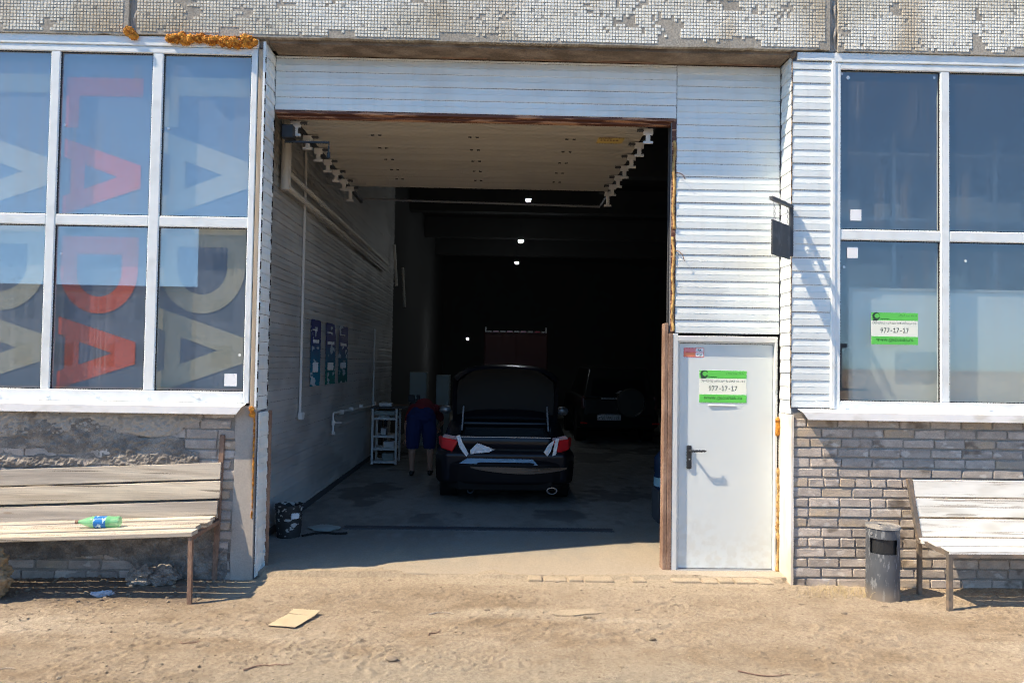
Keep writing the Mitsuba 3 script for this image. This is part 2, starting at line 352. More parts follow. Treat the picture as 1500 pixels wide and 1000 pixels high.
# ------------------------------------------------------------------ ground
def ground_z(x, y):
    x, y = np.asarray(x, float), np.asarray(y, float)
    P3 = lambda fx, fy, s: np.stack([x*fx, y*fy, np.full_like(x, s)], -1)
    near = np.clip(1-(np.maximum(np.abs(x)-6, 0)+np.maximum(-y-5, 0))/6, 0, 1)
    z = -0.05 - 0.008*np.clip(-y-0.5, 0, 3)
    gate = np.clip((2.35-np.abs(x-0.25))/0.4, 0, 1)
    gate = gate*gate*(3-2*gate)
    s = np.clip((y+1.0)/0.75, 0, 1); s = s*s*(3-2*s)
    z = z + gate*s*0.034
    amp = 1-0.72*np.clip((y+0.75)/0.5, 0, 1)*gate
    z = z + near*amp*(0.030*(meshkit.fbm(P3(1.1, 1.6, 1.0), 3, 3)-.5) + 0.016*(meshkit.fbm(P3(5, 7, 2.0), 3, 5)-.5))
    rough = np.clip((meshkit.fbm(P3(1.6, 2.2, 4.0), 3, 9)-.38)*4, 0.15, 1)
    z = z + near*amp*rough*0.018*(meshkit.fbm(P3(26, 28, 3.0), 3, 11)-.5)
    lump = meshkit.noise(P3(34, 38, 5.0), 13)
    z = z + near*amp*rough*0.022*np.clip(lump-.60, 0, 1)**1.2*2
    track = np.sin((y*0.93+x*0.16+0.05*np.sin(x*2))*2*np.pi/1.5)
    z = z - near*amp*0.007*np.clip(track-.4, 0, 1)
    patch = np.exp(-(((x-0.05)/0.42)**2+((y+1.85)/0.16)**2)*1.2)+np.exp(-(((x+0.9)/0.5)**2+((y+1.75)/0.2)**2)*1.2)
    cell = np.abs(meshkit.noise(P3(26, 42, 7.0), 17)-.5)
    z = z + near*patch*0.016*(np.clip(cell*4, 0, 1)-.45)
    return z

gx = np.concatenate([-np.geomspace(300, 4.7, 26), np.arange(-4.6, 4.9, 0.0135), np.geomspace(4.95, 300, 26)])
gy = np.concatenate([-np.geomspace(300, 3.1, 26), np.arange(-3.0, 0.16, 0.0125), [0.2]])
GX, GY = np.meshgrid(gx, gy)
GZ = ground_z(GX, GY)
lip = np.clip((GY+0.27)/0.34, 0, 1)
wave = meshkit.fbm(np.stack([GX*3.1, GY*4, GX*0+9], -1), 4, 61)-.5
inside = np.clip((GY+0.27)/0.05, 0, 1)*((GX > -1.93) & (GX < 2.42))
GZ = GZ*(1-inside) + (0.016-0.05*lip+0.05*wave)*inside
out_ = np.clip((GY+0.2)/0.06, 0, 1)*((GX <= -1.93) | (GX >= 2.42))
GZ = GZ*(1-out_) - 0.06*out_
nx, ny = len(gx), len(gy)
ii, jj = np.meshgrid(np.arange(nx-1), np.arange(ny-1))
q0 = (jj*nx+ii).ravel()
gf = np.vstack([np.c_[q0, q0+1, q0+nx+1], np.c_[q0, q0+nx+1, q0+nx]])
g = single('ground', 'trampled sandy dirt yard with clods and tyre marks in front of the garage', None,
           trimesh.Trimesh(np.c_[GX.ravel(), GY.ravel(), GZ.ravel()], gf, process=False), groundm, smooth=True, kind='structure')
gz = lambda x, y: float(ground_z(np.array([x]), np.array([y]))[0])

# loose pebbles and crumbs: one object
ico = trimesh.creation.icosphere(subdivisions=0); iv, if_ = np.array(ico.vertices), np.array(ico.faces)
def scatter(xs, ys, rs, flat=0.65, seed=1):
    r = np.random.default_rng(seed); n = len(xs)
    zs = ground_z(xs, ys)
    th = r.uniform(0, 2*np.pi, n); c, s = np.cos(th), np.sin(th)
    sc = rs[:, None]*np.c_[r.uniform(.7, 1.4, n), r.uniform(.7, 1.2, n), flat*r.uniform(.6, 1.1, n)]
    v = iv[None]*sc[:, None]*(1+r.uniform(-.28, .28, (n, len(iv), 1)))
    x = v[..., 0]*c[:, None]-v[..., 1]*s[:, None]; y = v[..., 0]*s[:, None]+v[..., 1]*c[:, None]
    V = np.stack([x+xs[:, None], y+ys[:, None], v[..., 2]+zs[:, None]+rs[:, None]*.2], -1).reshape(-1, 3)
    F = (if_[None]+(np.arange(n)*len(iv))[:, None, None]).reshape(-1, 3)
    return trimesh.Trimesh(V, F, process=False)
N = 15000
xs = rng.uniform(-4.6, 4.8, N); ys = rng.uniform(-3.0, -0.32, N)
keep = meshkit.fbm(np.c_[xs*1.5, ys*2.0, np.zeros(N)], 3, 4) > rng.uniform(.28, .62, N)
xs, ys = xs[keep], ys[keep]
rs = 0.0024+0.0065*rng.random(len(xs))**3+0.009*(rng.random(len(xs)) > .988)
single('pebbles', 'loose pebbles and earth crumbs scattered over the dirt', None, scatter(xs, ys, rs), pebble, kind='stuff')
xs = rng.uniform(-4.6, -2.15, 420); ys = -0.3-0.55*rng.random(420)**1.6
single('rubble_crumbs', 'dark crumbs of broken mortar under the grey wooden bench', None, scatter(xs, ys, 0.004+0.016*rng.random(420)**3, .8, 2), soilm, kind='stuff')

# brick edging set in the dirt before the gate
pv = thing('threshold_paving', 'row of worn bricks set in the dirt along the gate threshold', None, kind='structure')
px = 0.02
ST = procm('dusty_brick', lambda p, n, uv: mix((0.40, 0.335, 0.245), (0.31, 0.255, 0.185), fbm(p.x*9, p.y*9, 0.0, 3))*(0.85+.3*noise(p.x*150, p.y*150, 0.0)), 0.95, 0.1)
k = 0
while px < 2.3:
    L = random.choice([0.125, 0.25, 0.25, 0.19]); zt = gz(px+L/2, -.30)+0.018+random.uniform(-.005, .004)
    m = rot(box(px, px+L-0.012, -.355+random.uniform(-.01, .01), -.235, zt-.07, zt, .006), random.uniform(-.03, .03), (0, 0, 1), (px+L/2, -.3, 0))
    m = rot(m, random.uniform(-.03, .03), (1, 0, 0), (px, -.3, zt))
    if random.random() > .14: part(pv, 'brick', m, ST)
    px += L+0.008

# ------------------------------------------------------------------ building
FY = -0.27                                      # face of the bays; the gate's face is y = 0
B = thing('garage_building', 'garage front in white siding with big windows, grey brick base and tiled concrete panels above', 'building')

# floor slab inside (setting)
single('floor', 'worn concrete garage floor dusted with dirt at the gate', None,
       cat([box(-2.3, 2.47, -.2, 2.6, -.2, 0.0), box(-2.3, 7.0, 2.6, 24, -.2, 0.0)]), floorm, kind='structure')

# shells of the hall and of the two shop rooms behind the windows
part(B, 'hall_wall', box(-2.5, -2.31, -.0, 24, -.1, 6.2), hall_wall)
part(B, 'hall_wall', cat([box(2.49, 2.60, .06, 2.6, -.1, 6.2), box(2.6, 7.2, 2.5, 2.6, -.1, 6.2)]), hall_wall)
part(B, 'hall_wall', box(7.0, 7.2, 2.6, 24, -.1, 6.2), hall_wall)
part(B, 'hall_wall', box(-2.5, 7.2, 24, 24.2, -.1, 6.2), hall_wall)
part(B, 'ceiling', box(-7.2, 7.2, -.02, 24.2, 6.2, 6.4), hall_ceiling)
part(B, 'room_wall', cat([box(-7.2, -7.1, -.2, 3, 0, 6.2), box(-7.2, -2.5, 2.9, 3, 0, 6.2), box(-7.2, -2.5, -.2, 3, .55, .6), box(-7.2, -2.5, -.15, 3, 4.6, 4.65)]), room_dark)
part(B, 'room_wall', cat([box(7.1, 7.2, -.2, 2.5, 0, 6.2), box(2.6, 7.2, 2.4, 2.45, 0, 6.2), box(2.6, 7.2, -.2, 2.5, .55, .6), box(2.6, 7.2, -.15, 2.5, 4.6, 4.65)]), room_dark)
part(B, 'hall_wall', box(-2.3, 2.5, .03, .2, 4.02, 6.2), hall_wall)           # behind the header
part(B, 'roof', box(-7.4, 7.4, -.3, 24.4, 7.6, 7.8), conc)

# ---- concrete panels with ceramic mosaic
TP, TS = 0.0275, 0.0222
def tiles(x0, x1, z0, z1, y, seed):
    r = np.random.default_rng(seed)
    xs = np.arange(x0+.012, x1-.03, TP); zs = np.arange(z0+.035, z1-.02, TP)
    X, Z = np.meshgrid(xs, zs); X, Z = X.ravel(), Z.ravel()
    nn = meshkit.fbm(np.c_[X*4.2, Z*6, np.full_like(X, seed)], 4, 21)
    edge = np.clip(1-(Z-z0)/.12, 0, 1)*.10
    drop = (nn+edge+0.13*(r.random(len(X))-.5) > .735) | (r.random(len(X)) < .004)
    drop |= (Z < z0+.055+.03*r.random(len(X))) & (meshkit.noise(np.c_[X*4.3, Z*0, X*0], 5) > .70)
    X, Z, nn = X[~drop], Z[~drop], nn[~drop]; n = len(X)
    X = X+r.normal(0, .0003, n); Z = Z+r.normal(0, .0003, n)
    h = TS/2*(1+r.normal(0, .03, n)); i = h*.84; d = .0042+r.normal(0, .0005, n)
    S = np.array([(-1, -1), (1, -1), (1, 1), (-1, 1)])
    base = np.stack([X[:, None]+S[:, 0]*h[:, None], np.full((n, 4), y), Z[:, None]+S[:, 1]*h[:, None]], -1)
    tilt = r.normal(0, .0004, (n, 4))
    top = np.stack([X[:, None]+S[:, 0]*i[:, None], y-d[:, None]+tilt, Z[:, None]+S[:, 1]*i[:, None]], -1)
    V = np.concatenate([base, top], 1).reshape(-1, 3)
    F = [[4, 5, 6], [4, 6, 7]]
    for a in range(4):
        b = (a+1) % 4; F += [[a, b, 4+b], [a, 4+b, 4+a]]
    F = (np.array(F)[None]+(np.arange(n)*8)[:, None, None]).reshape(-1, 3)
    st = meshkit.fbm(np.c_[X*.7, Z*1.6, np.full(n, 2.0)], 3, 31); st2 = meshkit.fbm(np.c_[X*2.6, Z*.7, np.full(n, 5.0)], 4, 33)
    c = np.array([.84, .85, .79])[None]*(0.93+.10*r.random((n, 1)))
    c = c*(1-.45*np.clip((st2-.5)*4, 0, 1)[:, None]*np.array([.55, .75, 1.0]))
    c = c*(1-.35*np.clip((st-.5)*4, 0, 1)[:, None]*np.array([.7, .8, 1.0]))
    dk = r.random(n) < .02; c[dk] *= .55
    return trimesh.Trimesh(V, F, process=False), np.repeat(c, 8, 0)
panels = [(-7.3, -3.135, 4.452), (-3.065, 2.775, 4.462), (2.845, 7.3, 4.455)]
PY = FY-.03
for k, (a, b, z0) in enumerate(panels):
    nseg = int((b-a)/.03)
    xs_ = np.linspace(a, b, nseg)
    chip = 0.016*np.clip(meshkit.fbm(np.c_[xs_*6, xs_*0, xs_*0+k], 4, 41)-.5, 0, 1)*2+.004*meshkit.noise(np.c_[xs_*40, xs_*0, xs_*0], 3)
    out = Polygon(list(zip(xs_, z0+chip))+[(b, 5.75), (a, 5.75)])
    cp = part(B, 'concrete_panel', xz(out, PY, .28), substrate, label=['tiled concrete panel over the lettered window', 'long tiled concrete panel over the gate', 'tiled concrete panel over the right hand window'][k])
    tm, tc = tiles(a, b, z0, 5.7, PY-.0005, 50+k)
    part(cp, 'mosaic_tile', tm, tilem, color=tc, kind='stuff')
    part(B, 'concrete_panel', box(a, b, PY, -.02, 5.78, 7.6), substrate)
for x, w in ((-3.1, .034), (2.81, .034)):
    pts = [(x+.004*math.sin(z*9), PY+.006, z) for z in np.linspace(4.47, 5.75, 24)]
    part(B, 'panel_joint', cat([box(x-w, x+w, PY+.035, PY+.12, 4.47, 5.75), tube([(x+w*.55+.008*math.sin(z*23), PY+.03+.01*math.sin(z*31), z) for z in np.linspace(4.47, 5.75, 60)], .013, 6)]), conc)
# underside: beam over the gate
xs_ = np.linspace(-1.97, 2.46, 160)
low = 4.43+.01*meshkit.fbm(np.c_[xs_*5, xs_*0, xs_*0], 4, 71)
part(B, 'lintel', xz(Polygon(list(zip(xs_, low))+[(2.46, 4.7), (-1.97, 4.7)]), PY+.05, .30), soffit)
xs_ = np.linspace(-1.93, 2.43, 200)
part(B, 'lintel', xz(Polygon(list(zip(xs_, 4.428+.016*meshkit.fbm(np.c_[xs_*3, xs_*0, xs_*0], 3, 75)))+[(2.43, 4.46), (-1.93, 4.46)]), -.04, .03), rust)

# ---- siding
PROF = [(.0034, .0085), (.0062, .0108), (.0545, .0106), (.0560, .0036), (.0600, .0036), (.0622, .0096), (.076, .0074), (.096, .0046), (.1148, .0034)]
def plank_mesh(o, u, n, L, z0, hgt, seed):
    pr = [q for q in PROF if q[0] < hgt-1e-4]
    za = [q[0] for q in PROF]; na = [q[1] for q in PROF]
    if hgt < .1149: pr.append((hgt, float(np.interp(hgt, za, na))))
    else: hgt = .1148; pr.append(PROF[-1])
    ring = [(0.0, .0034)]+[(nn, zz) for zz, nn in pr]+[(0.0, hgt)]
    ns = max(2, int(L/.45)+1); s = np.linspace(0, L, ns)
    w = .0030*(meshkit.noise(np.c_[s*1.4, s*0, s*0+seed*3.1], 2)-.5); wz = .004*(meshkit.noise(np.c_[s*.8, s*0, s*0+seed*1.7], 8)-.5)
    o, u, n = map(np.array, (o, u, n)); V = []
    for a in range(ns):
        for nn, zz in ring:
            V.append(o+u*s[a]+n*(nn+w[a]*(nn > 0))+np.array([0, 0, z0+zz+wz[a]]))
    m = len(ring); F = []
    for a in range(ns-1):
        for b in range(m):
            q = [a*m+b, a*m+(b+1) % m, (a+1)*m+(b+1) % m, (a+1)*m+b]
            F += [[q[0], q[1], q[2]], [q[0], q[2], q[3]]]
    for b in range(1, m-1): F += [[0, b+1, b], [(ns-1)*m, (ns-1)*m+b, (ns-1)*m+b+1]]
    mm = trimesh.Trimesh(np.array(V), F, process=False)
    if np.dot(np.cross(u, [0, 0, 1]), n) > 0: mm.invert()
    return mm
_pl = [0]
def siding(parent, o, u, n, L, z0, z1, pitch=.115, jit=.003, first=None, m=None):
    z = z0
    if first: 
        part(parent, 'plank', plank_mesh(o, u, n, L, z0, first-.0, 1), siding_mat); z = z0+first
    while z < z1-.012:
        _pl[0] += 1
        h = min(pitch, z1-z); e = random.uniform(0, jit)
        oo = np.array(o, float)+np.array(u)*e
        part(parent, 'plank', plank_mesh(oo, u, n, L-e-random.uniform(0, jit), z, h, _pl[0]), m or siding_mat)
        z += pitch
s = holder(B, 'header_siding', 'bluish shaded white siding over the gate')
part(s, 'backing', box(-2.0, 1.54, .002, .03, 3.96, 4.43), gapm)
siding(s, (-1.988, 0, 0), (1, 0, 0), (0, -1, 0), 3.528, 3.948, 4.425)
s = holder(B, 'door_wall_siding', 'white siding between gate and window bay above the steel door')
part(s, 'backing', box(1.50, 2.49, .002, .03, 2.06, 4.43), gapm)
siding(s, (1.545, 0, 0), (1, 0, 0), (0, -1, 0), .918, 2.055, 4.425)
s = holder(B, 'bay_front_siding', 'sunlit white siding strip beside the right hand window')
part(s, 'backing', box(2.475, 2.84, FY+.012, FY+.05, 1.38, 4.40), gapm)
siding(s, (2.468, FY+.010, 0), (1, 0, 0), (0, -1, 0), .335, 1.432, 4.372)
part(s, 'trim', box(2.802, 2.832, FY-.016, FY+.02, 1.43, 4.385, .003), pvc)
part(s, 'trim', cat([box(2.463, 2.468, FY-.003, FY+.012, 1.43, 4.39)]), plain('corner_strip', (.30, .22, .15), .8))
part(s, 'trim', box(2.505, 2.845, FY-.012, FY+.02, 4.385, 4.452, .003), pvc)
s = holder(B, 'bay_return_siding', 'narrow sunlit siding on the side of the right bay')
part(s, 'backing', box(2.480, 2.498, FY+.012, 0.04, 1.36, 4.44), gapm)
siding(s, (2.478, FY+.014, 0), (0, 1, 0), (-1, 0, 0), .244, 1.375, 4.43, jit=.010)
s = holder(B, 'bay_return_siding', 'narrow shaded siding on the side of the left bay')
part(s, 'backing', box(-2.022, -2.004, FY+.014, 0.0, 1.33, 4.44), gapm)
siding(s, (-2.002, FY+.012, 0), (0, 1, 0), (1, 0, 0), .262, 1.34, 4.43, jit=.008)
s = holder(B, 'bay_return_siding', 'shaded siding pieces low on the side of the left bay')
part(s, 'backing', box(-2.003, -1.988, FY+.02, -.03, -.1, 1.33), gapm)
siding(s, (-1.982, FY+.004, 0), (0, 1, 0), (1, 0, 0), .252, -.03, 1.325, jit=.006)
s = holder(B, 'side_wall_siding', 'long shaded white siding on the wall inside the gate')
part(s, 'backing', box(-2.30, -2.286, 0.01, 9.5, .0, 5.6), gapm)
siding(s, (-2.283, .012, 0), (0, 1, 0), (1, 0, 0), 9.4, .07, 5.5, m=shaded_siding)
part(s, 'skirting', box(-2.285, -2.262, .012, 9.4, 0.0, .07), dark_metal)

# bay cores, pilaster, plaster
part(B, 'bay_wall', box(-2.30, -2.03, FY+.13, .012, -.1, 4.5), hall_wall)
part(B, 'bay_wall', box(-2.11, -2.03, FY+.06, FY+.13, -.1, 4.5), hall_wall)
part(B, 'bay_wall', box(2.500, 2.84, FY+.06, .05, -.1, 4.5), hall_wall)
xs_ = np.linspace(-.12, 1.375, 60)
edge = -2.170+.045*(meshkit.fbm(np.c_[xs_*6, xs_*0, xs_*0], 3, 88)-.5)
part(B, 'plaster_corner', xz(Polygon(list(zip(edge, xs_))+[(-1.996, 1.375), (-1.996, -.12)]), FY-.012, .12), conc, label='grey rendered corner of the left bay')
zc = np.linspace(-.12, 1.372, 50)
xe = 2.487+.008*(meshkit.fbm(np.c_[zc*8, zc*0, zc*0], 3, 91)-.5)
part(B, 'plaster_corner', cat([box(2.466, 2.486, FY+.0, .05, -.12, 1.372, .004), xz(Polygon([(2.466, -.12)]+list(zip(xe, zc))+[(2.466, 1.372)]), FY-.016, .03)]), plaster, label='white painted corner of the right bay')

# dark gaps at the ends of the planks
def gaps(p, x, y, z0, z1, seed):
    r = np.random.default_rng(seed)
    part(p, 'plank_gap', cat([box(x-.004, x+.004, y-.002, y+.006, z+.012+r.uniform(-.01, .01), z+.075+r.uniform(-.02, .01)) for z in np.arange(z0, z1-.1, .115)]), dark, kind='stuff')
gaps(B, 2.4655, FY-.001, 1.44, 4.36, 1)
gaps(B, -1.994, FY+.000, 1.36, 4.40, 2)
gaps(B, -1.990, -.013, 1.36, 3.92, 3)
for z, dz in ((3.47, -.07), (2.78, -.10)):
    part(B, 'loose_wire', tube([(1.542, -.012, z), (1.57, -.035, z-.012), (1.60, -.045, z+dz*.5), (1.615, -.04, z+dz)], .004, 6), rust)
for y in (4.6, 8.4, 12.2, 16.0, 19.8):
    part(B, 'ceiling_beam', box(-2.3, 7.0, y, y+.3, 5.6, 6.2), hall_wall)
# ---- bricks
def brick(x0, x1, y, z0, z1, amt):
    m = box(x0, x1, y, y+.06, z0, z1, .005)
    v = np.array(m.vertices); v += (rng.random(v.shape)-.5)*np.array([.008, .005, .006])*amt; m.vertices = v
    return m
def brick_wall(xa, xb, zb, zt, label, seed, rough):
    r = np.random.default_rng(seed)
    w = part(B, 'brick_wall', box(xa, xb, FY+.009, FY+.09, -.15, zt+.03), mortar, label=label)
    p = (zt-zb)/17
    for k in range(17):
        z0 = zb+k*p
        short = k in (4, 10)
        x = xa + (0.0 if k % 2 else -.13)+r.uniform(-.02, .02) if not short else xa
        while x < xb-.03:
            L = .12 if short else (.25 if r.random() > .08 else .12)
            a, b2 = max(x, xa), min(x+L, xb)
            if b2-a > .03:
                prot = r.normal(0, .0025)
                key = part(w, 'brick', brick(a, b2, FY-.002+prot, z0+.004, z0+p-.0125+r.normal(0, .0012), 1.0+rough),
                     BR[r.choice(3, p=[.5, .36, .14])])
            x += L+.013+r.normal(0, .001)
    return w
w1 = brick_wall(2.490, 5.9, -.06, 1.355, 'grey brick base under the right hand window', 3, .3)
w0 = brick_wall(-5.6, -2.165, -.06, 1.355, 'grey brick base smeared with mortar under the lettered window', 4, 1.0)
# rough mortar smeared over the left wall
def smear_mesh(x0, x1, z0, z1, y, seed, thr):
    xs, zs = np.arange(x0, x1, .0065), np.arange(z0, z1, .0065)
    X, Z = np.meshgrid(xs, zs); q = np.stack([X, Z, np.full_like(X, seed)], -1)
    M = meshkit.fbm(q*[1.4, 3.4, 1], 4, 101)
    fall = np.minimum(1, np.minimum((X-x0)/.25, (x1-X)/.25))*np.minimum(1, np.minimum((Z-z0)/.06, (z1-Z)/.08))
    M = M+.24*(np.clip(fall, 0, 1)-1)
    rug = .5*meshkit.noise(q*[62, 70, 1], 103)+.5*meshkit.noise(q*[31, 37, 1], 107); big = meshkit.noise(q*[9, 14, 1], 105)
    Y = y-.002-.020*np.clip(M-thr, 0, .25)*4*(.35+.65*big)-.030*(rug-.4)*np.clip((M-thr)*14, 0, 1)
    n, m = X.shape
    i, j = np.meshgrid(np.arange(m-1), np.arange(n-1)); q0 = (j*m+i).ravel()
    F = np.vstack([np.c_[q0, q0+1, q0+m+1], np.c_[q0, q0+m+1, q0+m]])
    ok = (M.ravel()[F] > thr).all(1)
    mesh = trimesh.Trimesh(np.c_[X.ravel(), Y.ravel(), Z.ravel()], F[ok], process=False); mesh.remove_unreferenced_vertices(); return mesh
part(w0, 'mortar_smear', smear_mesh(-5.4, -2.22, 1.10, 1.34, FY-.004, 14.0, .43), conc, smooth=True)
part(w0, 'mortar_smear', smear_mesh(-5.4, -2.45, .82, 1.27, FY-.003, 2.0, .31), smear, smooth=True, label='thick rough mortar smeared across the bricks')
part(w0, 'mortar_smear', smear_mesh(-3.1, -2.3, .88, 1.28, FY-.002, 6.0, .42), smear, smooth=True)
part(w0, 'mortar_smear', smear_mesh(-5.4, -2.2, -.05, .55, FY-.003, 9.0, .46), smear, smooth=True)

# ---- windows
def window(x_edges, zt, label, panes, open_side):
    """x_edges: list of pane (x0, x1); frame round all of them"""
    X0, X1 = x_edges[0][0]-.052, x_edges[-1][1]+.052
    w = holder(B, 'window', label)
    y0, y1 = FY-.006, FY+.06
    Z = (1.40, 1.495, 2.858, 2.948, 4.316, 4.372)
    part(w, 'frame', box(X0, x_edges[0][0], y0, y1, Z[0], Z[5], .006), pvc); part(w, 'frame', box(x_edges[-1][1], X1, y0, y1, Z[0], Z[5], .006), pvc)
    part(w, 'frame', box(x_edges[0][0]+.0, x_edges[-1][1], y0+.002, y1, Z[0], Z[1], .006), pvc)
    part(w, 'frame', box(x_edges[0][0]+.0, x_edges[-1][1], y0+.002, y1, Z[4], Z[5], .006), pvc)
    for (a, b), (c, d) in zip(x_edges[:-1], x_edges[1:]):
        part(w, 'mullion', box(b, c, y0+.004, y1, Z[1], Z[4], .007), pvc)
    for a, b in x_edges:
        part(w, 'transom', box(a, b, y0+.006, y1, Z[2], Z[3], .007), pvc)
        for lo, hi in ((Z[1], Z[2]), (Z[3], Z[4])):
            part(w, 'pane', box(a-.004, b+.004, FY+.027, FY+.0275, lo-.004, hi+.004).slice_plane([0, FY+.02725, 0], [0, -1, 0]) if False else
                 trimesh.Trimesh([(a-.004, FY+.027, lo-.004), (b+.004, FY+.027, lo-.004), (b+.004, FY+.027, hi+.004), (a-.004, FY+.027, hi+.004)], [[0, 1, 2], [0, 2, 3]], process=False), 'mat_glass_coated' if open_side < 0 else glass)
            t = .011                                      # dark gasket round the pane
            part(w, 'gasket', cat([box(a, b, FY+.012, FY+.026, lo, lo+t*.6), box(a, b, FY+.012, FY+.026, hi-t*.6, hi), box(a, a+t*.6, FY+.012, FY+.026, lo+t*.6, hi-t*.6), box(b-t*.6, b, FY+.012, FY+.026, lo+t*.6, hi-t*.6)]), black_plastic)
    a, b = x_edges[0][0], x_edges[-1][1]
    part(w, 'dirt', trimesh.Trimesh([(a, FY+.0235, Z[1]), (b, FY+.0235, Z[1]), (b, FY+.0235, Z[4]), (a, FY+.0235, Z[4])], [[0, 1, 2], [0, 2, 3]], process=False), 'mat_dust', kind='stuff')
    for x in np.arange(X0+.1, X1-.05, .41):           # drain caps on the lower frame
        if -4.6 < x < 4.8: part(w, 'drain_cap', box(x-.018, x+.018, y0-.008, y0+.004, 1.437, 1.447, .003), pvc)
    # flashing above and sill below
    zt_ = 4.455
    part(w, 'flashing', box(X0+(.03 if open_side < 0 else 0), X1, FY-.012, FY+.03, 4.376, zt_, .003), pvc)
    yb, yf = FY-.004, FY-.115
    s0, s1 = X0-(.31 if open_side > 0 else 0), X1-(.02 if open_side < 0 else 0)
    zi = 1.40 if open_side < 0 else 1.425
    zf = zi-.022; zl = zi-.082
    def sill(xa, xb):
        ta = .045 if open_side > 0 else 0; tb = .045 if open_side < 0 else 0
        V = [(xa, yb, zi), (xb, yb, zi), (xb, yf, zf), (xa, yf, zf), (xb-tb, yf-.004, zl), (xa+ta, yf-.004, zl), (xb-tb, yf+.012, zl-.003), (xa+ta, yf+.012, zl-.003)]
        F = [[3, 2, 1], [3, 1, 0], [5, 4, 2], [5, 2, 3], [7, 6, 4], [7, 4, 5]]
        m = trimesh.Trimesh(V, F, process=False)
        m2 = m.copy(); m2.apply_translation((0, .002, -.0025)); m2.invert(); return cat([m, m2])
    part(w, 'sill', sill(s0, s1), sillm, label='white folded metal sill')
    return w
LW = [(-5.40, -4.625), (-4.545, -3.78), (-3.702, -2.936), (-2.847, -2.112)]
RW = [(2.883, 3.741), (3.821, 4.680), (4.760, 5.60)]
W0 = window(LW, 4.372, 'wide white framed window with tall lettering behind the glass', None, -1)
W1 = window(RW, 4.372, 'white framed window over the brick base on the right', None, 1)
part(B, 'bay_wall', box(-7.2, -5.46, FY+.02, FY+.1, -.1, 4.47), conc)
part(B, 'bay_wall', box(5.66, 7.2, FY+.02, FY+.1, -.1, 4.47), conc)
part(B, 'bay_wall', cat([box(-7.2, -2.01, FY+.1, FY+.2, -.1, 1.40), box(2.5, 7.2, FY+.1, FY+.2, -.1, 1.40)]), mortar)
part(B, 'bay_wall', cat([box(-7.2, -2.01, FY+.05, FY+.16, 4.40, 4.75), box(2.5, 7.2, FY+.05, FY+.16, 4.40, 4.75)]), conc)
part(B, 'trim', cat([box(-2.052, -2.018, FY-.004, FY+.04, 1.33, 4.37, .003)]), procm('wood_trim', lambda p, n, uv: mix((0.50, 0.43, 0.33), (0.36, 0.28, 0.19), fbm(p.x*40, p.z*4, p.y*40, 3)), 0.8), label='weathered wooden strip beside the lettered window')
part(B, 'trim', box(-2.018, -1.996, FY-.003, FY+.010, 1.33, 4.44, .003), pvc)

# ---- gate: lintel angle, posts, sectional door
part(B, 'steel_angle', cat([box(-1.985, 1.52, -.012, .035, 3.922, 3.948, .003), box(-1.985, 1.52, .034, .10, 3.902, 3.925, .003)]), redtrim)
part(B, 'steel_angle', cat([box(1.505, 1.542, -.004, .05, 2.06, 3.95, .003)]), redtrim)
ft = [tube([(1.524+.006*math.sin(z*19+i), -.008+.004*math.sin(z*27), z) for z in np.linspace(2.07+i*.9, 2.9+i*.85, 40)], [.009+.006*abs(math.sin(z*31+i)) for z in np.linspace(0, 1, 40)], 7) for i in range(2)]
part(B, 'expanding_foam', cat(ft), foam_y, smooth=True)
part(B, 'gate_post', cat([box(1.453, 1.488, -.010, .10, -.04, 2.14, .004), box(1.490, 1.527, -.016, .09, -.04, 2.052, .004)]), rust, label='brown painted steel post beside the door')
part(B, 'gate_post', cat([box(-1.979, -1.950, -.012, .008, -.03, 1.33, .003)]), rust, label='thin rusty steel post at the left of the gate')
G = holder(B, 'sectional_gate', 'raised sectional gate hanging level under the ceiling')
gz0 = 3.93
for k in range(6):
    y0 = .16+k*.42
    zs_ = [gz0]
    m = [box(-1.86, 1.33, y0+j*.052+.002, y0+j*.052+.050, gz0-.004*(j % 2), gz0+.04, .002) for j in range(8)]
    part(G, 'door_section', cat(m), panel_cream)
    for x in (-1.20+.0, -.27, .66):
        part(G, 'hinge_bolt', box(x-.05, x-.02, y0+.40, y0+.425, gz0-.012, gz0+.0), dark_metal); part(G, 'hinge_bolt', box(x+.02, x+.05, y0+.40, y0+.425, gz0-.012, gz0), dark_metal)
for sx in (-1, 1):
    X = -1.86 if sx < 0 else 1.33
    for k in range(7):
        y = .18+k*.42-(.05 if k == 6 else 0)
        fl = 1 if k < 6 else 1.8
        part(G, 'bracket', cat([box(X-.045, X+.045, y, y+.022, gz0-.07, gz0-.012, .003), box(X-.02, X+.02, y+.002, y+.02, gz0-.075-.06*fl, gz0-.06, .003), box(X-.045, X+.045, y, y+.022, gz0-.09-.06*fl, gz0-.066-.06*fl, .003)]), white_metal)
        part(G, 'roller', cyl((X-sx*.10, y+.011, gz0-.03), (X-sx*.04, y+.011, gz0-.03), .014, 10), dark_metal)
    part(G, 'track', cat([box(X+sx*.09-.02, X+sx*.09+.02, .12, 3.9, gz0+.05, gz0+.09), box(1.505, 1.545, .11, .15, 0.0, gz0+.06)]) if sx > 0 else box(X-.11, X-.07, .12, 3.9, gz0+.05, gz0+.09), dark_metal)
part(G, 'torsion_shaft', cyl((-2.03, 4.0, 4.06), (1.45, 4.0, 4.02), .017, 10), galv)
part(G, 'motor_bracket', cat([box(-1.96, -1.86, .10, .22, 3.74, 3.86, .006), box(-1.95, -1.55, .16, .18, 3.715, 3.73), box(-1.56, -1.55, .17, .18, 3.63, 3.72), box(-1.568, -1.542, .165, .185, 3.58, 3.64, .005)]), black_plastic)

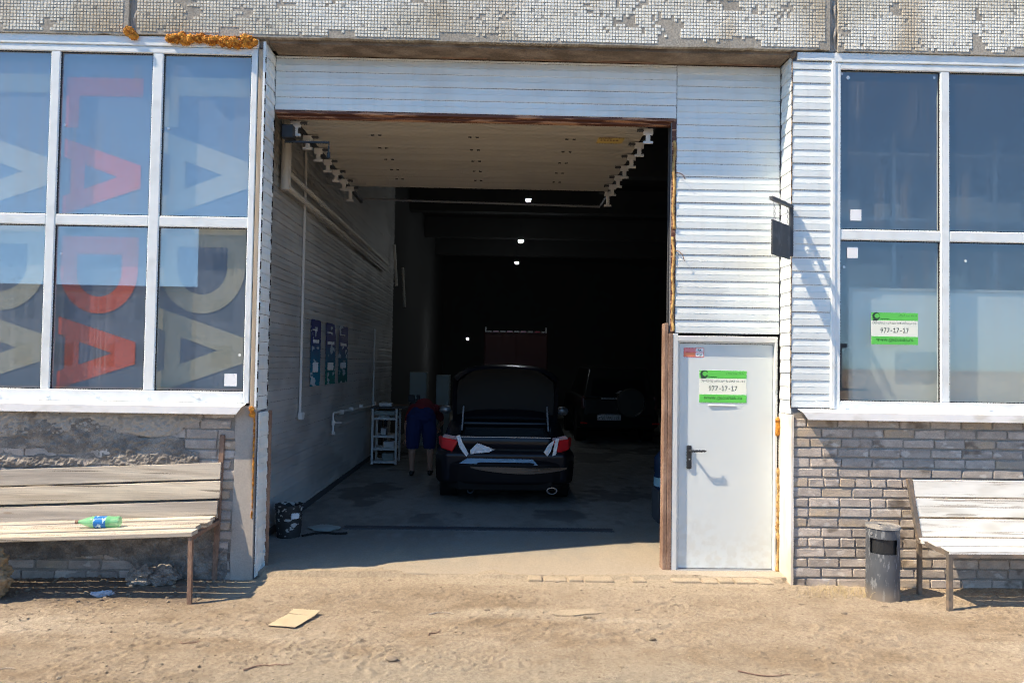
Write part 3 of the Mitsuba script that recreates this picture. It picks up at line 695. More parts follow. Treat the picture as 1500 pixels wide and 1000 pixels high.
# ---- steel door
Dk = holder(B, 'steel_door', 'light grey steel door with a black lever handle and a green poster')
part(Dk, 'frame', cat([box(1.530, 1.574, -.012, .06, -.03, 2.052, .003), box(2.428, 2.452, -.012, .06, -.03, 2.035, .003), box(1.574, 2.428, -.012, .06, 1.985, 2.035, .003)]), frame_grey)
part(Dk, 'frame', cat([box(1.574, 1.590, .004, .06, -.02, 1.985, .003), box(1.590, 2.428, .006, .06, 1.972, 1.985, .002)]), frame_grey)
part(Dk, 'leaf', box(1.596, 2.424, .026, .06, .008, 1.967, .004), steel_grey)
part(Dk, 'threshold', box(1.575, 2.43, -.02, .06, -.04, .004, .003), galv)
part(Dk, 'handle', cat([tri(rbox(1.664, 1.708, .006, .028, .87, 1.075, .010)), cyl((1.686, .01, 1.032), (1.686, -.048, 1.032), .011, 12), tri(limb([((1.686, -.050, 1.032), .0105), ((1.79, -.052, 1.034), .0095)])), tri(limb([((1.79, -.052, 1.034), .0095), ((1.812, -.044, 1.034), .009)])), cyl((1.686, .01, .92), (1.686, -.0, .92), .009, 10)]), black_plastic, smooth=40, label='black lever handle on an oval plate')
for z in (.24, 1.62):
    part(Dk, 'hinge', cyl((2.428, -.018, z-.06), (2.428, -.018, z+.06), .010, 10), frame_grey)
part(Dk, 'grip_slot', cat([tri(limb([((1.862, .022, 1.426), .009), ((2.095, .022, 1.424), .005)])) ]), frame_grey)
part(Dk, 'keyhole', cyl((1.686, .004, .955), (1.686, .012, .955), .007, 10), galv)
part(Dk, 'caulk', box(2.4535, 2.467, -.004, .03, -.05, 2.05), dark)

# ---- foam patches
def foam_patch(parent, pts, rad, m=foam, seed=0):
    r = np.random.default_rng(seed); L = []
    for i, p in enumerate(pts):
        for _ in range(3):
            d = r.normal(0, .35, 3)*np.array([rad[0], rad[1]*.6, rad[2]])
            L.append(blob(np.array(p)+d, np.array(rad)*r.uniform(.35, 1.15), .6, 6.0, 3, int(r.integers(1000))))
    part(parent, 'expanding_foam', cat(L), m, smooth=True)
foam_patch(B, [(x, PY-.002, 4.425+.01*math.sin(x*9)) for x in np.arange(-2.78, -2.05, .032)], (.034, .032, .034), foam, 3)
foam_patch(B, [(-3.10, PY-.002, 4.462), (-3.09, PY, 4.45), (-3.11, PY, 4.475)], (.040, .035, .042), foam, 5)
foam_patch(B, [(-2.02, FY-.03, 1.345-.02*i) for i in range(3)], (.022, .02, .022), foam, 7)
foam_patch(B, [(-2.006, FY-.012, z) for z in np.arange(.5, 1.3, .06)], (.006, .012, .03), foam, 8)
foam_patch(B, [(2.456, -.02, 1.32-.022*i) for i in range(7)], (.018, .02, .02), foam, 9)
foam_patch(B, [(2.460, -.018, z) for z in np.arange(.02, .88, .04)], (.013, .016, .03), foam_y, 11)
foam_patch(B, [(2.47, FY+.0, 4.43), (2.49, FY+.03, 4.42)], (.02, .02, .03), soffit, 13)

# ---- lettered banners behind the left window
def letters(z_top, x0, x1, cells):
    """letters of one word turned a quarter to the right: (char, top z, height)"""
    W = x1-x0; out = []
    for ch, zt, h in cells:
        if ch == 'L':
            p = union_all([sbox(0, 1-.37, 1, 1), sbox(0, .0, .17, 1)])
        elif ch == 'A':
            p = Polygon([(0, 1), (0, .82), (1, .40+.22), (1, .40-.02), (0, 0-.06+.06), (0, 0), (0, .0)]).buffer(0)
            p = Polygon([(0, 1), (1, .66), (1, .36), (0, 0), (0, .24), (.09, .28), (.09, .72), (0, .76)])
            p = p.difference(Polygon([(.27, .66), (.27, .34), (.70, .505)]))
        else:
            o = union_all([sbox(0, .55, 1, 1), affinity.scale(Point(.5, .55).buffer(1, 48), .5, .55)]).intersection(sbox(0, 0, 1, 1))
            i = union_all([sbox(.21, .53, .79, .77), affinity.scale(Point(.5, .53).buffer(1, 48), .29, .31)]).intersection(sbox(0, 0, 1, .77))
            p = o.difference(i)
        out.append(affinity.affine_transform(p, [W, 0, 0, h, x0, zt-h]))
    return out
BY = FY+.10
words = {True: [('L', 4.135, .43), ('A', 3.61, .65), ('D', 2.78, .65), ('A', 2.10, .61)], False: [('L', 4.155, .43), ('A', 3.69, .745), ('D', 2.875, .73), ('A', 2.19, .72)]}
for k, (a, b) in enumerate(LW):
    nm = ['pale lettered film behind the far left column of panes', 'pale lettered film behind the second column of panes, cut by the picture edge', 'film with tall red letters behind the middle column of panes', 'film with tall pale letters behind the panes nearest the gate'][k]
    t = thing('window_film', nm, 'banner')
    part(t, 'sheet', box(a-.03, b+.03, BY, BY+.004, 1.42, 4.36), banner_dark)
    x0, x1 = (a+.002, b-.118) if k == 2 else (a-.028, b-.04)
    for p in letters(0, x0, x1, words[k == 2]):
        part(t, 'letter', xz(p, BY-.004, .003), letter_red if k == 2 else letter_grey)
# right room: board and things seen dimly through the panes
t = thing('display_board', 'grey-green board standing inside the right hand window', 'board')
part(t, 'board', box(3.04, 5.6, FY+.115, FY+.14, .6, 2.44, .004), room_board)
part(t, 'frame', cat([box(3.02, 5.6, FY+.105, FY+.145, 2.44, 2.465, .004), box(3.005, 3.04, FY+.105, FY+.145, .6, 2.465, .004)]), cabinet_grey)
t = thing('shelf_rack', 'dim metal shelves with boxes inside the right hand window', 'shelf')
for z in (1.7, 2.55, 3.35, 4.05): part(t, 'shelf', box(3.1, 6.4, 1.3, 1.9, z, z+.03), cabinet_grey)
for x in (3.1, 4.2, 5.3, 6.4): part(t, 'post', box(x-.02, x+.02, 1.32, 1.36, .6, 4.3), cabinet_grey)
for x, z, w, h, lb in ((3.5, 3.38, .35, .2, 'leftmost on the upper shelf'), (4.0, 3.38, .3, .16, 'second on the upper shelf'), (4.7, 3.38, .5, .25, 'third on the upper shelf'), (3.7, 2.58, .5, .3, 'left one on the lower shelf'), (4.6, 2.58, .4, .22, 'right one on the lower shelf'), (5.2, 3.38, .4, .2, 'rightmost on the upper shelf')):
    single('storage_box', 'dim cardboard box ' + lb + ' inside the right hand window', 'box', box(x, x+w, 1.35, 1.7, z, z+h, .006), cardm)

# ---- papers and posters on door and glass
def advert(x0, x1, z0, z1, y, label):
    t = thing('poster', label, 'poster'); H = z1-z0; cx = (x0+x1)/2; Wd = x1-x0
    part(t, 'sheet', box(x0, x1, y-.002, y, z0, z1), cream)
    part(t, 'band', box(x0, x1, y-.003, y-.002, z1-.245*H, z1), green)
    part(t, 'band', box(x0, x1, y-.003, y-.002, z0, z0+.25*H), green)
    ring = Point(0, 0).buffer(.034*H/.28, 24).difference(Point(.006, .004).buffer(.021*H/.28, 24)).difference(sbox(.016, -.006, .05, .012))
    ring = union_all([ring, sbox(-.028, -.038, .012, -.026)])
    part(t, 'emblem', xz(affinity.translate(ring, x0+.042, z1-.118*H), y-.0036, .0006), ink)
    part(t, 'text', box(x0+.08, x0+.155, y-.0036, y-.003, z1-.215*H, z1-.190*H), ink_green)
    part(t, 'text', text('т. (347) 246-17-17', cx+.11, z1-.105*H, .035*H, y-.003, .16), ink_green)
    part(t, 'text', text('ПЕРЕВОД АВТОМОБИЛЕЙ НА ГАЗ', cx, z0+.635*H, .062*H, y-.002, Wd*.93), ink)
    part(t, 'text', text('977-17-17', cx, z0+.37*H, .145*H, y-.002, Wd*.60, True), ink)
    part(t, 'text', text('www.gazunas.ru', cx, z0+.105*H, .095*H, y-.003, Wd*.80, True), ink_green)
    return t
advert(1.772, 2.190, 1.452, 1.733, .025, 'green and cream poster with a phone number on the grey door')
advert(3.158, 3.558, 1.978, 2.248, FY+.0222, 'green and cream poster with a phone number on the window glass')
t = thing('sticker', 'small red and white label in the top corner of the grey door', 'sticker')
part(t, 'sheet', box(1.632, 1.812, .0235, .025, 1.848, 1.929), red_print)
for z0, z1, m in ((1.892, 1.925, red_print), (1.853, 1.887, orange_print)):
    part(t, 'panel', box(1.637, 1.732, .0228, .0235, z0, z1), orange_print if m == orange_print else plain('pink_print', (0.75, 0.25, 0.27), .5))
    part(t, 'panel', box(1.737, 1.807, .0228, .0235, z0, z1), paper)
part(t, 'text', text('ВХ', 1.772, 1.899, .018, .0228, .032, True), ink)
part(t, 'text', text('Код', 1.772, 1.860, .018, .0228, .045, False), ink)
for a, b, c, d, l in ((2.977, 3.072, 3.027, 3.122, 'small square white paper in the lower corner of the top right pane'),
                      (2.949, 3.044, 2.706, 2.800, 'small square white paper high on the lower pane of the right window'),
                      (-2.276, -2.172, 1.540, 1.643, 'small square white paper low on the pane nearest the gate')):
    single('paper_square', l, 'paper', box(a, b, FY+.0205, FY+.0222, c, d), paper)
dots = [(-3.66, 3.70), (-2.80, 3.69), (-3.655, 2.62), (-2.155, 1.80), (2.955, 4.255), (2.90, 4.285), (3.70, 4.27), (2.925, 2.63), (3.97, 2.70), (4.55, 3.15)]
DL = ['white dot high on the left edge of the upper pane with red letters', 'round white dot high on the left edge of the top pane nearest the gate', 'round white dot on the left edge of the lower middle pane with red letters', 'round white dot on the right edge of the lower pane nearest the gate',
      'largest round white dot, in the upper left corner of the right window', 'tiny round white dot in the extreme top left corner of the right window', 'tiny white dot in the top right corner of the first upper pane at right', 'white dot under the paper square on the left edge of the right window', 'round white dot near the top of the lower outer pane of the right window', 'round white dot near the bottom of the upper outer pane of the right window']
for i, (x, z) in enumerate(dots):
    m = cyl((x, FY+.0205, z), (x, FY+.022, z), .011 if i != 4 else .016, 14)
    single('round_sticker', DL[i], 'sticker', m, paper)

# ---- hanging sign on its bracket
t = thing('hanging_sign', 'small dark blank sign plate hanging from a steel bracket at the bay corner', 'sign')
a, b = np.array([2.452, -.295, 3.125]), np.array([2.165, -.605, 3.125]); d = (b-a)/np.linalg.norm(b-a); nrm = np.array([d[1], -d[0], 0])
part(t, 'bracket', cat([tube([a, b], .020, 4), tube([a+[0, 0, .01], a-[0, 0, .42]], .020, 4), tube([a-[0, 0, .05]-nrm*.012, a-[0, 0, .05]+nrm*.012], .02, 10)]), dark_metal)
zt, zb = 2.955, 2.675
c0, c1 = a+d*.03, b-d*.02
V = []
for sgn in (-1, 1):
    for p in (c0, c1):
        for z in (zb, zt): V.append((p[0]+nrm[0]*.006*sgn, p[1]+nrm[1]*.006*sgn, z))
part(t, 'plate', hull_pts(V), sign_face)
for p in (c0+d*.05, c1-d*.05):
    n_ = 7
    part(t, 'chain', cat([rot(mv(trimesh.creation.torus(.010, .0028, major_sections=10, minor_sections=6), (0, 0, 0)), math.pi/2, (1, 0, 0)).apply_transform(trimesh.transformations.rotation_matrix(math.pi/2*(i % 2), (0, 0, 1))).apply_translation((p[0], p[1], 2.965+i*.0215)) for i in range(n_)]), galv)

# ------------------------------------------------------------------ benches
def plank3(p0, p1, wdir, w, th, nrm, seed, bev=.004):
    """board from p0 to p1 (its upper edge line), width along wdir, thickness along nrm"""
    p0, p1, wd, nr = (np.array(v, float) for v in (p0, p1, wdir, nrm)); n = 26
    r = np.random.default_rng(seed); s = np.linspace(0, 1, n); V = []
    sec = [(bev, 0), (w-bev, 0), (w, bev), (w, th-bev), (w-bev, th), (bev, th), (0, th-bev), (0, bev)]
    j1 = .003*(meshkit.fbm(np.c_[s*6, s*0, s*0+seed], 3, seed)-.5); j2 = .005*(meshkit.fbm(np.c_[s*3, s*0+2, s*0+seed], 2, seed)-.5)
    for i in range(n):
        c = p0+(p1-p0)*s[i]+nr*j2[i]
        for a, b in sec: V.append(c+wd*(a+j1[i]*(1 if a > w/2 else -1)*1.4)+nr*b)
    m = len(sec); F = []
    for i in range(n-1):
        for k in range(m):
            q = [i*m+k, i*m+(k+1) % m, (i+1)*m+(k+1) % m, (i+1)*m+k]; F += [[q[0], q[1], q[2]], [q[0], q[2], q[3]]]
    for k in range(1, m-1): F += [[0, k+1, k], [(n-1)*m, (n-1)*m+k, (n-1)*m+k+1]]
    mm = trimesh.Trimesh(V, F, process=False)
    if mm.volume < 0: mm.invert()
    return mm
L = thing('bench', 'weathered bare wood bench on rusty legs under the lettered window', 'bench')
XR, XL_ = -2.262, -4.75
def lt(x): return (x-XR)*0.040               # it sags towards its left end
for k, (yt, zt, yb, zb) in enumerate(((-.300, .915, -.318, .783), (-.322, .768, -.338, .630), (-.345, .611, -.362, .474))):
    xr = XR+(0, .006, -.004)[k]; wd = np.array([0, yb-yt, zb-zt]); w = np.linalg.norm(wd); wd /= w
    zz = lambda x: zt+lt(x)
    part(L, 'back_board', plank3((xr, yt-.01, zz(xr)), (XL_, yt-.05, zz(XL_)-(.008 if k == 0 else 0)), wd, w, .026, (0, .99, -.12), 20+k), [wood_g, wood, wood_g][k])
for k, (yf, yb, z) in enumerate(((-.87, -.755, .474), (-.737, -.625, .486), (-.607, -.49, .484), (-.472, -.375, .494))):
    xr = XR+(.004, -.022, .012, -.012)[k]
    part(L, 'seat_board', plank3((xr, yf, z+lt(xr)), (XL_, yf-.02, z+lt(XL_)), (0, 1, .02), yb-yf, .034, (0, 0, -1), 30+k), [wood, wood, wood_g, wood][k])
for x, xb in ((-2.285, -2.262), (-4.55, -4.55)):
    dz = lt(x)
    part(L, 'leg', cat([bar((x+.012, -.845, .445+dz), (x+.018, -.85, gz(x, -.85)-.03), .030)]), rust)
    part(L, 'back_post', cat([bar((x+.02, -.278, 1.14+dz), (x-.012, -.290, gz(x, -.285)-.03), .036)]), rust)
    part(L, 'seat_rail', cat([bar((x+.012, -.86, .428+dz), (x+.005, -.29, .432+dz), .032)]), rust)

R = thing('bench', 'white painted slatted bench with steel frame beside the dustbin', 'bench')
xa, xb = 3.395, 5.25
for k, (yt, zt, yb, zb) in enumerate(((-.455, .874, -.475, .740), (-.478, .728, -.500, .584), (-.504, .570, -.528, .432))):
    wd = np.array([0, yb-yt, zb-zt]); w = np.linalg.norm(wd); wd /= w
    x0 = xa+(0, .004, .016)[k]
    part(R, 'back_board', plank3((x0, yt-.012, zt), (xb, yt-.012, zt+.004), wd, w, .028, (0, .98, -.15), 40+k), wpaint)
for k, (yf, yb, z) in enumerate(((-.86, -.745, .402), (-.735, -.625, .412), (-.615, -.525, .420))):
    part(R, 'seat_board', plank3((xa+.055-.028*k, yf, z), (xb, yf, z+.004), (0, 1, .03), yb-yf, .032, (0, 0, -1), 50+k), wpaint)
for x in (xa+.045, xb-.06):
    part(R, 'side_frame', cat([bar((x-.075, -.452, .882), (x-.035, -.535, .412), .034), bar((x-.035, -.535, .400), (x+.018, -.85, .372), .034)]), bench_steel)
    part(R, 'leg', bar((x+.018, -.848, .372), (x+.018, -.848, gz(x, -.85)-.03), .034), bench_steel)
    part(R, 'leg', tube(bend([(x-.035, -.53, .40), (x-.012, -.50, .22), (x-.002, -.475, gz(x, -.47)-.03)], .08), .022, 4), bench_steel)
part(R, 'front_rail', bar((xa+.06, -.852, .362), (xb-.06, -.852, .366), .026), bench_steel)

# bottle lying on the left bench
by, bz = -.66, .484+lt(-3.05)+.036+.004
def lathe_x(prof, c, tilt=0.0):
    m = trimesh.creation.revolve(np.array(prof), sections=24); m = rot(m, math.pi/2, (0, 1, 0)); m = rot(m, tilt, (0, 0, 1)); m.apply_translation(c); return m
bt = thing('bottle', 'green plastic bottle with a blue label lying on the bare wood bench', 'bottle')
bp = [(0, .0), (.022, .0), (.040, .008), (.044, .03), (.041, .06), (.044, .075), (.044, .20), (.042, .215), (.030, .26), (.016, .292), (.014, .318), (0, .318)]
cx0 = (-2.885, by, bz+.006)
part(bt, 'body', lathe_x([(r_, -z_) for r_, z_ in bp][::-1], cx0, .06), 'mat_bottle_film', smooth=40)
part(bt, 'label', lathe_x([(.0448, -.19), (.0448, -.10)], cx0, .06), label_blue, smooth=40)
part(bt, 'cap', lathe_x([(0, -.335), (.0155, -.335), (.0155, -.312), (0, -.312)], cx0, .06), rust, smooth=30)

# dustbin
bn = thing('dustbin', 'dented dark grey metal dustbin with a flat lid standing by the brick base', 'bin')
c = (3.098, -.555); zb = gz(3.1, -.56)-.012; r0 = .124
shell = m3.Manifold.cylinder(.575, r0, r0, 64).translate((c[0], c[1], zb))-m3.Manifold.cylinder(.6, r0-.006, r0-.006, 64).translate((c[0], c[1], zb+.01))
shell -= m3.Manifold.cube((.19, .2, .118)).translate((-.095, -.25, .38)).rotate((0, 0, -24)).translate((c[0], c[1], zb))
shell = shell.refine_to_length(.03)
m = tri(shell); v = np.array(m.vertices); v[:, :2] += ((meshkit.fbm(v*9, 3, 5)-.5)*.006)[:, None]; m.vertices = v
part(bn, 'body', m, binm, smooth=35)
lid = m3.Manifold.cylinder(.018, r0+.008, r0+.004, 48)-m3.Manifold.cylinder(.05, .034, .034, 24).translate((0, .0, -.01))
part(bn, 'lid', tri(lid.translate((c[0], c[1], zb+.575))), procm('bin_lid', lambda p, n, uv: mix((0.16, 0.165, 0.17), (0.30, 0.285, 0.26), smoothstep(.35, .65, fbm(p.x*14, p.y*14, 0.0, 4))), 0.5), smooth=30)
part(bn, 'hinge_screw', cyl((c[0]-.112, c[1]-.048, zb+.535), (c[0]-.120, c[1]-.053, zb+.535), .010, 10), galv)
part(bn, 'inner_can', tri(m3.Manifold.cylinder(.50, .105, .105, 40).translate((c[0], c[1], zb+.02))), black_plastic, smooth=30)
part(bn, 'rim', tri(m3.Manifold.cylinder(.02, r0+.004, r0+.004, 48).translate((c[0], c[1], zb+.0))-m3.Manifold.cylinder(.03, r0-.001, r0-.001, 48).translate((c[0], c[1], zb-.005))), binm, smooth=30)

# litter, rubble, twigs
cz = -.05
def on_ground(poly, th=.004, seed=0, lift=.006):
    m = trimesh.creation.extrude_polygon(poly, th, engine='earcut')
    m = m.subdivide().subdivide(); v = np.array(m.vertices)
    v[:, 2] += ground_z(v[:, 0], v[:, 1])*.35+np.mean(ground_z(v[:, 0], v[:, 1]))*.65+lift+.006*(meshkit.fbm(np.c_[v[:, :2]*9, v[:, 0]*0], 2, seed)-.3)
    m.vertices = v; return m
ct = thing('cardboard', 'torn piece of tan cardboard lying on the dirt before the gate', 'cardboard')
part(ct, 'sheet', on_ground(Polygon([(-1.545, -1.315), (-1.35, -1.35), (-1.30, -1.20), (-1.275, -1.12), (-1.47, -1.08)]), .004, 1, .012), cardm)
part(ct, 'flap', rot(on_ground(Polygon([(-1.47, -1.075), (-1.275, -1.115), (-1.255, -1.03), (-1.455, -1.0)]), .004, 2, .016), .12, (1, -.2, 0), (-1.37, -1.09, cz)), cardm)
single('crumpled_paper', 'crumpled pale blue scrap lying in the shade under the wooden bench', 'litter', rot(blob((-2.99, -.70, gz(-3, -.7)+.02), (.07, .028, .02), .9, 6, 3, 3), .2, (0, 0, 1), (-2.99, -.7, 0)), plain('scrap_blue', (0.45, 0.50, 0.58), .7), smooth=False)
for i, (x, y, rx, rz_, lb) in enumerate(((-2.83, -.42, .10, .10, 'big grey mortar lump under the wooden bench, left one of the pair'), (-2.66, -.40, .105, .085, 'big grey mortar lump under the wooden bench, right one of the pair'))):
    single('rubble_lump', lb, 'rubble', blob((x, y, gz(x, y)+rz_*.6), (rx, .09, rz_*.9), .6, 4.5, 4, 20+i), smear, smooth=False)
single('earth_clod', 'large crumbly earth clod at the left edge of the picture', 'clod', blob((-3.82, -.80, gz(-3.8, -.8)+.17), (.17, .15, .21), .42, 8, 5, 31), procm('clod', lambda p, n, uv: mix((0.20, 0.145, 0.09), (0.42, 0.32, 0.20), fbm(p.x*26, p.y*26, p.z*40, 3)), 0.95, 0.1), smooth=True)
for i, (x, y, ln, a, lb) in enumerate(((-.38, -1.02, .16, .1, 'short pale stick on the dirt right of the cardboard'), (-1.33, -1.98, .26, .45, 'thin dark twig on the dirt at the lower left'), (-.40, -1.40, .12, 1.2, 'curled dry twig on the dirt in the middle'), (1.62, -2.02, .28, -.12, 'thin dark twig on the dirt at the lower right'), (-1.95, -1.62, .09, 0.0, 'flat dark wood splinter left of the cardboard'), (-2.9, -2.05, .2, .3, 'thin twig on the dirt at the far left'))):
    s_ = np.linspace(-.5, .5, 9); q = np.c_[x+ln*s_*math.cos(a)+.02*np.sin(s_*5), y+ln*s_*math.sin(a)+.02*np.cos(s_*6+i), s_*0]
    q[:, 2] = ground_z(q[:, 0], q[:, 1])+.006
    single('twig', lb, 'twig', tube(q, np.linspace(.0045, .0025, 9), 6), [wood, rust, rust, rust, rust, wood][i])
for i, (x, y, r_, lb) in enumerate(((1.06, -.93, .02, 'dark stone on the dirt before the brown post'), (-.05, -.98, .016, 'dark leaf-like stone in the middle of the dirt'), (.66, -1.12, .022, 'pale stone beside the flat slab in the dirt'), (2.6, -.95, .017, 'small dark stone on the dirt left of the dustbin'), (-.62, -1.86, .03, 'dark clod of earth low in the middle left'), (1.05, -1.5, .022, 'brown stone on the dirt in the lower middle'), (2.35, -.78, .014, 'small dark stone on the dirt before the white corner'))):
    single('stone', lb, 'stone', blob((x, y, gz(x, y)+r_*.3), (r_*1.3, r_, r_*.6), .3, 2.5, 2, 40+i), [soilm, soilm, pebble][i % 3])
single('slab_fragment', 'thin flat pale mortar slab half buried in the dirt', 'slab', on_ground(Polygon([(.42, -1.06), (.56, -1.10), (.80, -1.02), (.72, -.95), (.48, -.97)]), .012, 5, -.004), ST)

r_ = np.random.default_rng(77); bl = []
for _ in range(150):
    gx_, gy_ = r_.normal(2.78, .13), r_.uniform(-.62, -.36); h_ = r_.uniform(.02, .075); a_ = r_.uniform(0, 6.28); l_ = r_.uniform(.2, .9)*h_
    z_ = gz(gx_, gy_)
    bl.append(tube([(gx_, gy_, z_-.004), (gx_+.4*l_*math.cos(a_), gy_+.4*l_*math.sin(a_), z_+.7*h_), (gx_+l_*math.cos(a_), gy_+l_*math.sin(a_), z_+h_)], [.0016, .0012, .0005], 3))
single('dry_grass', 'sparse dry grass stalks growing from the dirt left of the dustbin', 'grass', cat(bl), plain('straw', (.42, .34, .19), .8), kind='stuff')
# ------------------------------------------------------------------ inside the gate
XW = -2.262
t = thing('cable_conduit', 'white cable conduit running down the siding to a socket near the gate', 'conduit')
part(t, 'duct', box(XW, XW+.022, 2.03, 2.065, 1.16, 5.3, .002), white_metal)
part(t, 'socket_box', box(XW, XW+.05, 1.99, 2.10, 1.09, 1.17, .006), white_metal)
t = thing('cable_conduit', 'white cable conduit further inside running down behind the trolley', 'conduit')
part(t, 'duct', box(XW, XW+.022, 7.0, 7.04, 1.02, 2.35, .002), white_metal)
part(t, 'socket_box', box(XW, XW+.06, 6.95, 7.09, .93, 1.03, .006), white_metal)
t = thing('drain_pipe', 'fat cream pipe coming down and turning back along the siding', 'pipe')
part(t, 'pipe', tube([(XW+.06, 1.10, 5.0), (XW+.06, 1.10, 3.50)], .050, 16), pipe_white, smooth=40)
part(t, 'branch', tube(bend([(XW+.06, 1.10, 3.545), (XW+.06, 1.3, 3.545), (XW+.06, 8.0, 3.535)], .05), .030, 12), pipe_white, smooth=40)
for y in (2.4, 3.9, 5.4): part(t, 'collar', cyl((XW+.06, y, 3.541), (XW+.06, y+.06, 3.541), .037, 14), pipe_white, smooth=40)
t = thing('heating_pipe', 'thin cream pipe running along the siding above the elbow of the fat pipe', 'pipe')
part(t, 'pipe', tube([(XW+.06, 1.12, 3.70), (XW+.07, 8.0, 3.66)], .026, 12), pipe_white, smooth=40)
for y in (2.6, 4.4, 6.0): part(t, 'collar', cyl((XW+.07, y, 3.69-.006*(y-1.1)), (XW+.07, y+.06, 3.69-.006*(y-1.1)), .033, 12), pipe_white, smooth=40)
t = thing('water_pipe', 'thin pale pipe with a valve running low along the siding', 'pipe')
part(t, 'pipe', tube(bend([(XW+.04, 6.9, .97), (XW+.04, 3.62, 1.055), (XW+.05, 3.60, .79)], .05), .014, 10), white_metal, smooth=40)
part(t, 'valve', cat([cyl((XW+.05, 3.60, .90), (XW+.05, 3.60, .96), .026, 10), box(XW+.04, XW+.16, 3.59, 3.61, .925, .94), cyl((XW+.05, 3.60, .77), (XW+.05, 3.60, .81), .03, 10)]), white_metal)
for y in (4.2, 4.9, 5.7): part(t, 'clip', box(XW, XW+.06, y, y+.04, 1.0, 1.06), white_metal)
for i, (x, y, z0, z1, lb) in enumerate(((-2.2, 8.9, 3.35, 4.2, 'upright white pipe high on the dark wall, nearer one'), (-2.2, 10.3, 3.0, 3.9, 'upright white pipe high on the dark wall, farther one'))):
    single('upright_pipe', lb, 'pipe', cyl((x, y, z1), (x+.05, y+.1, z0), .03, 10), pipe_white)
def f_post(base):
    def f(p, n, uv):
        c = mix((0.02, 0.13, 0.24), (0.02, 0.03, 0.16), smoothstep(1.85, 2.1, p.z+.1*noise(p.y*5, p.z*5)))
        c = mix(c, base, 0.8*(1-smoothstep(1.5, 1.85, p.z)))
        return mix(c, (0.55, 0.65, 0.7), 0.8*smoothstep(.63, .68, fbm(p.y*7, p.z*12, 1.0, 3)))
    return f
for i, (y0, y1, col, lb) in enumerate(((2.50, 2.98, (0.02, 0.22, 0.34), 'tall blue poster on the siding, nearest of the three'), (3.28, 3.84, (0.03, 0.2, 0.15), 'tall blue-green poster on the siding, middle of the three'), (4.07, 4.67, (0.03, 0.16, 0.12), 'tall dark green poster on the siding, farthest of the three'))):
    t = thing('wall_poster', lb, 'poster')
    part(t, 'sheet', box(XW+.002, XW+.006, y0, y1, 1.45, 2.265), procm(f'wall_poster_{i}', f_post(col), .4))
    part(t, 'picture', box(XW+.006, XW+.0075, y0+.1, y1-.12, 1.62+.02*i, 1.74), paper)
    part(t, 'headline', box(XW+.006, XW+.0075, y0+.08, y1-.1, 1.98, 2.02), paper)
    part(t, 'headline', box(XW+.006, XW+.0075, y0+.06, y1-.2, 2.13, 2.145), paper)
# drain grate
t = thing('drain_grate', 'long narrow steel drain grate across the garage floor', 'grate')
part(t, 'channel', box(-1.60, 1.25, 1.42, 1.52, .001, .006), dark_metal)
part(t, 'grille', cat([box(x, x+.012, 1.425, 1.515, .006, .011) for x in np.arange(-1.595, 1.24, .036)]), dark_metal, kind='stuff')
part(t, 'rim', cat([box(-1.61, 1.26, 1.405, 1.42, .001, .011), box(-1.61, 1.26, 1.52, 1.535, .001, .011)]), dark_metal)
# bucket
t = thing('bucket', 'paint spattered black bucket standing just inside the gate', 'bucket')
pr = [(0, 0), (.118, 0), (.135, .30), (.140, .30), (.140, .318), (.130, .318), (.112, .02), (0, .02)]
def f_bucket(p, n, uv): return mix((0.03, 0.03, 0.03), (0.50, 0.48, 0.45), smoothstep(.60, .66, fbm(p.x*24, p.y*24, p.z*22, 3)))
m = trimesh.creation.revolve(np.array(pr), sections=32); m.apply_translation((-2.075, 1.06, .002))
part(t, 'pail', m, procm('bucket', f_bucket, .6), smooth=35)
part(t, 'patch', tube([(-2.075+.139*math.cos(a), 1.06+.139*math.sin(a), .225) for a in np.linspace(-1.15, -.65, 8)], .035, 4), paper)
part(t, 'bail', tube([(-2.075+.14*math.cos(a), 1.06+.05*math.sin(a)-.14*abs(math.sin(a))*.6, .30-.06*math.sin(a)) for a in np.linspace(0, math.pi, 14)], .004, 6), galv)
single('hose', 'thin dark hose curling over the floor from the bucket to the grate', 'hose', tube([(-1.93+.42*s_, 1.03+.20*s_+.06*math.sin(s_*5), .014) for s_ in np.linspace(0, 1, 20)], .011, 8), rubber, smooth=40)
single('grey_rag', 'grey sheet of plastic lying by the hose on the floor', 'rag', mv(blob((-1.78, 1.38, .01), (.16, .12, .02), .4, 3, 3, 5), (0, 0, .005)), cabinet_grey, smooth=True)

# ---- lamps
scene['mat_lamp'] = {'type': 'twosided', 'b': {'type': 'diffuse', 'reflectance': C(.8, .8, .8)}}
for x, y, z, s_, lb in ((.545, 8.0, 5.0, .05, 'lit ceiling lamp, nearest of the row'), (.545, 12.87, 5.0, .065, 'lit ceiling lamp, second of the row'), (.545, 17.1, 5.0, .06, 'lit ceiling lamp, farthest of the row'), (-.975, 17.0, 2.55, .042, 'small lit lamp low in the dark left of the red truck')):
    t = thing('ceiling_lamp', lb, 'lamp')
    part(t, 'housing', cat([box(x-s_*1.1, x+s_*1.1, y-s_*1.1, y+s_*1.1, z+.002, z+.03), box(x-.008, x+.008, y-.008, y+.008, z+.03, min(z+2, 6.2) if z > 3 else z+.3)]), dark_metal)
    part(t, 'bulb', tri(m3.Manifold.sphere(1, 20).scale((s_, s_, s_*.55)).translate((x, y, z-.03))), 'mat_lamp', smooth=True, emitter={'type': 'area', 'radiance': C(32.0, 34.0, 35.0)})

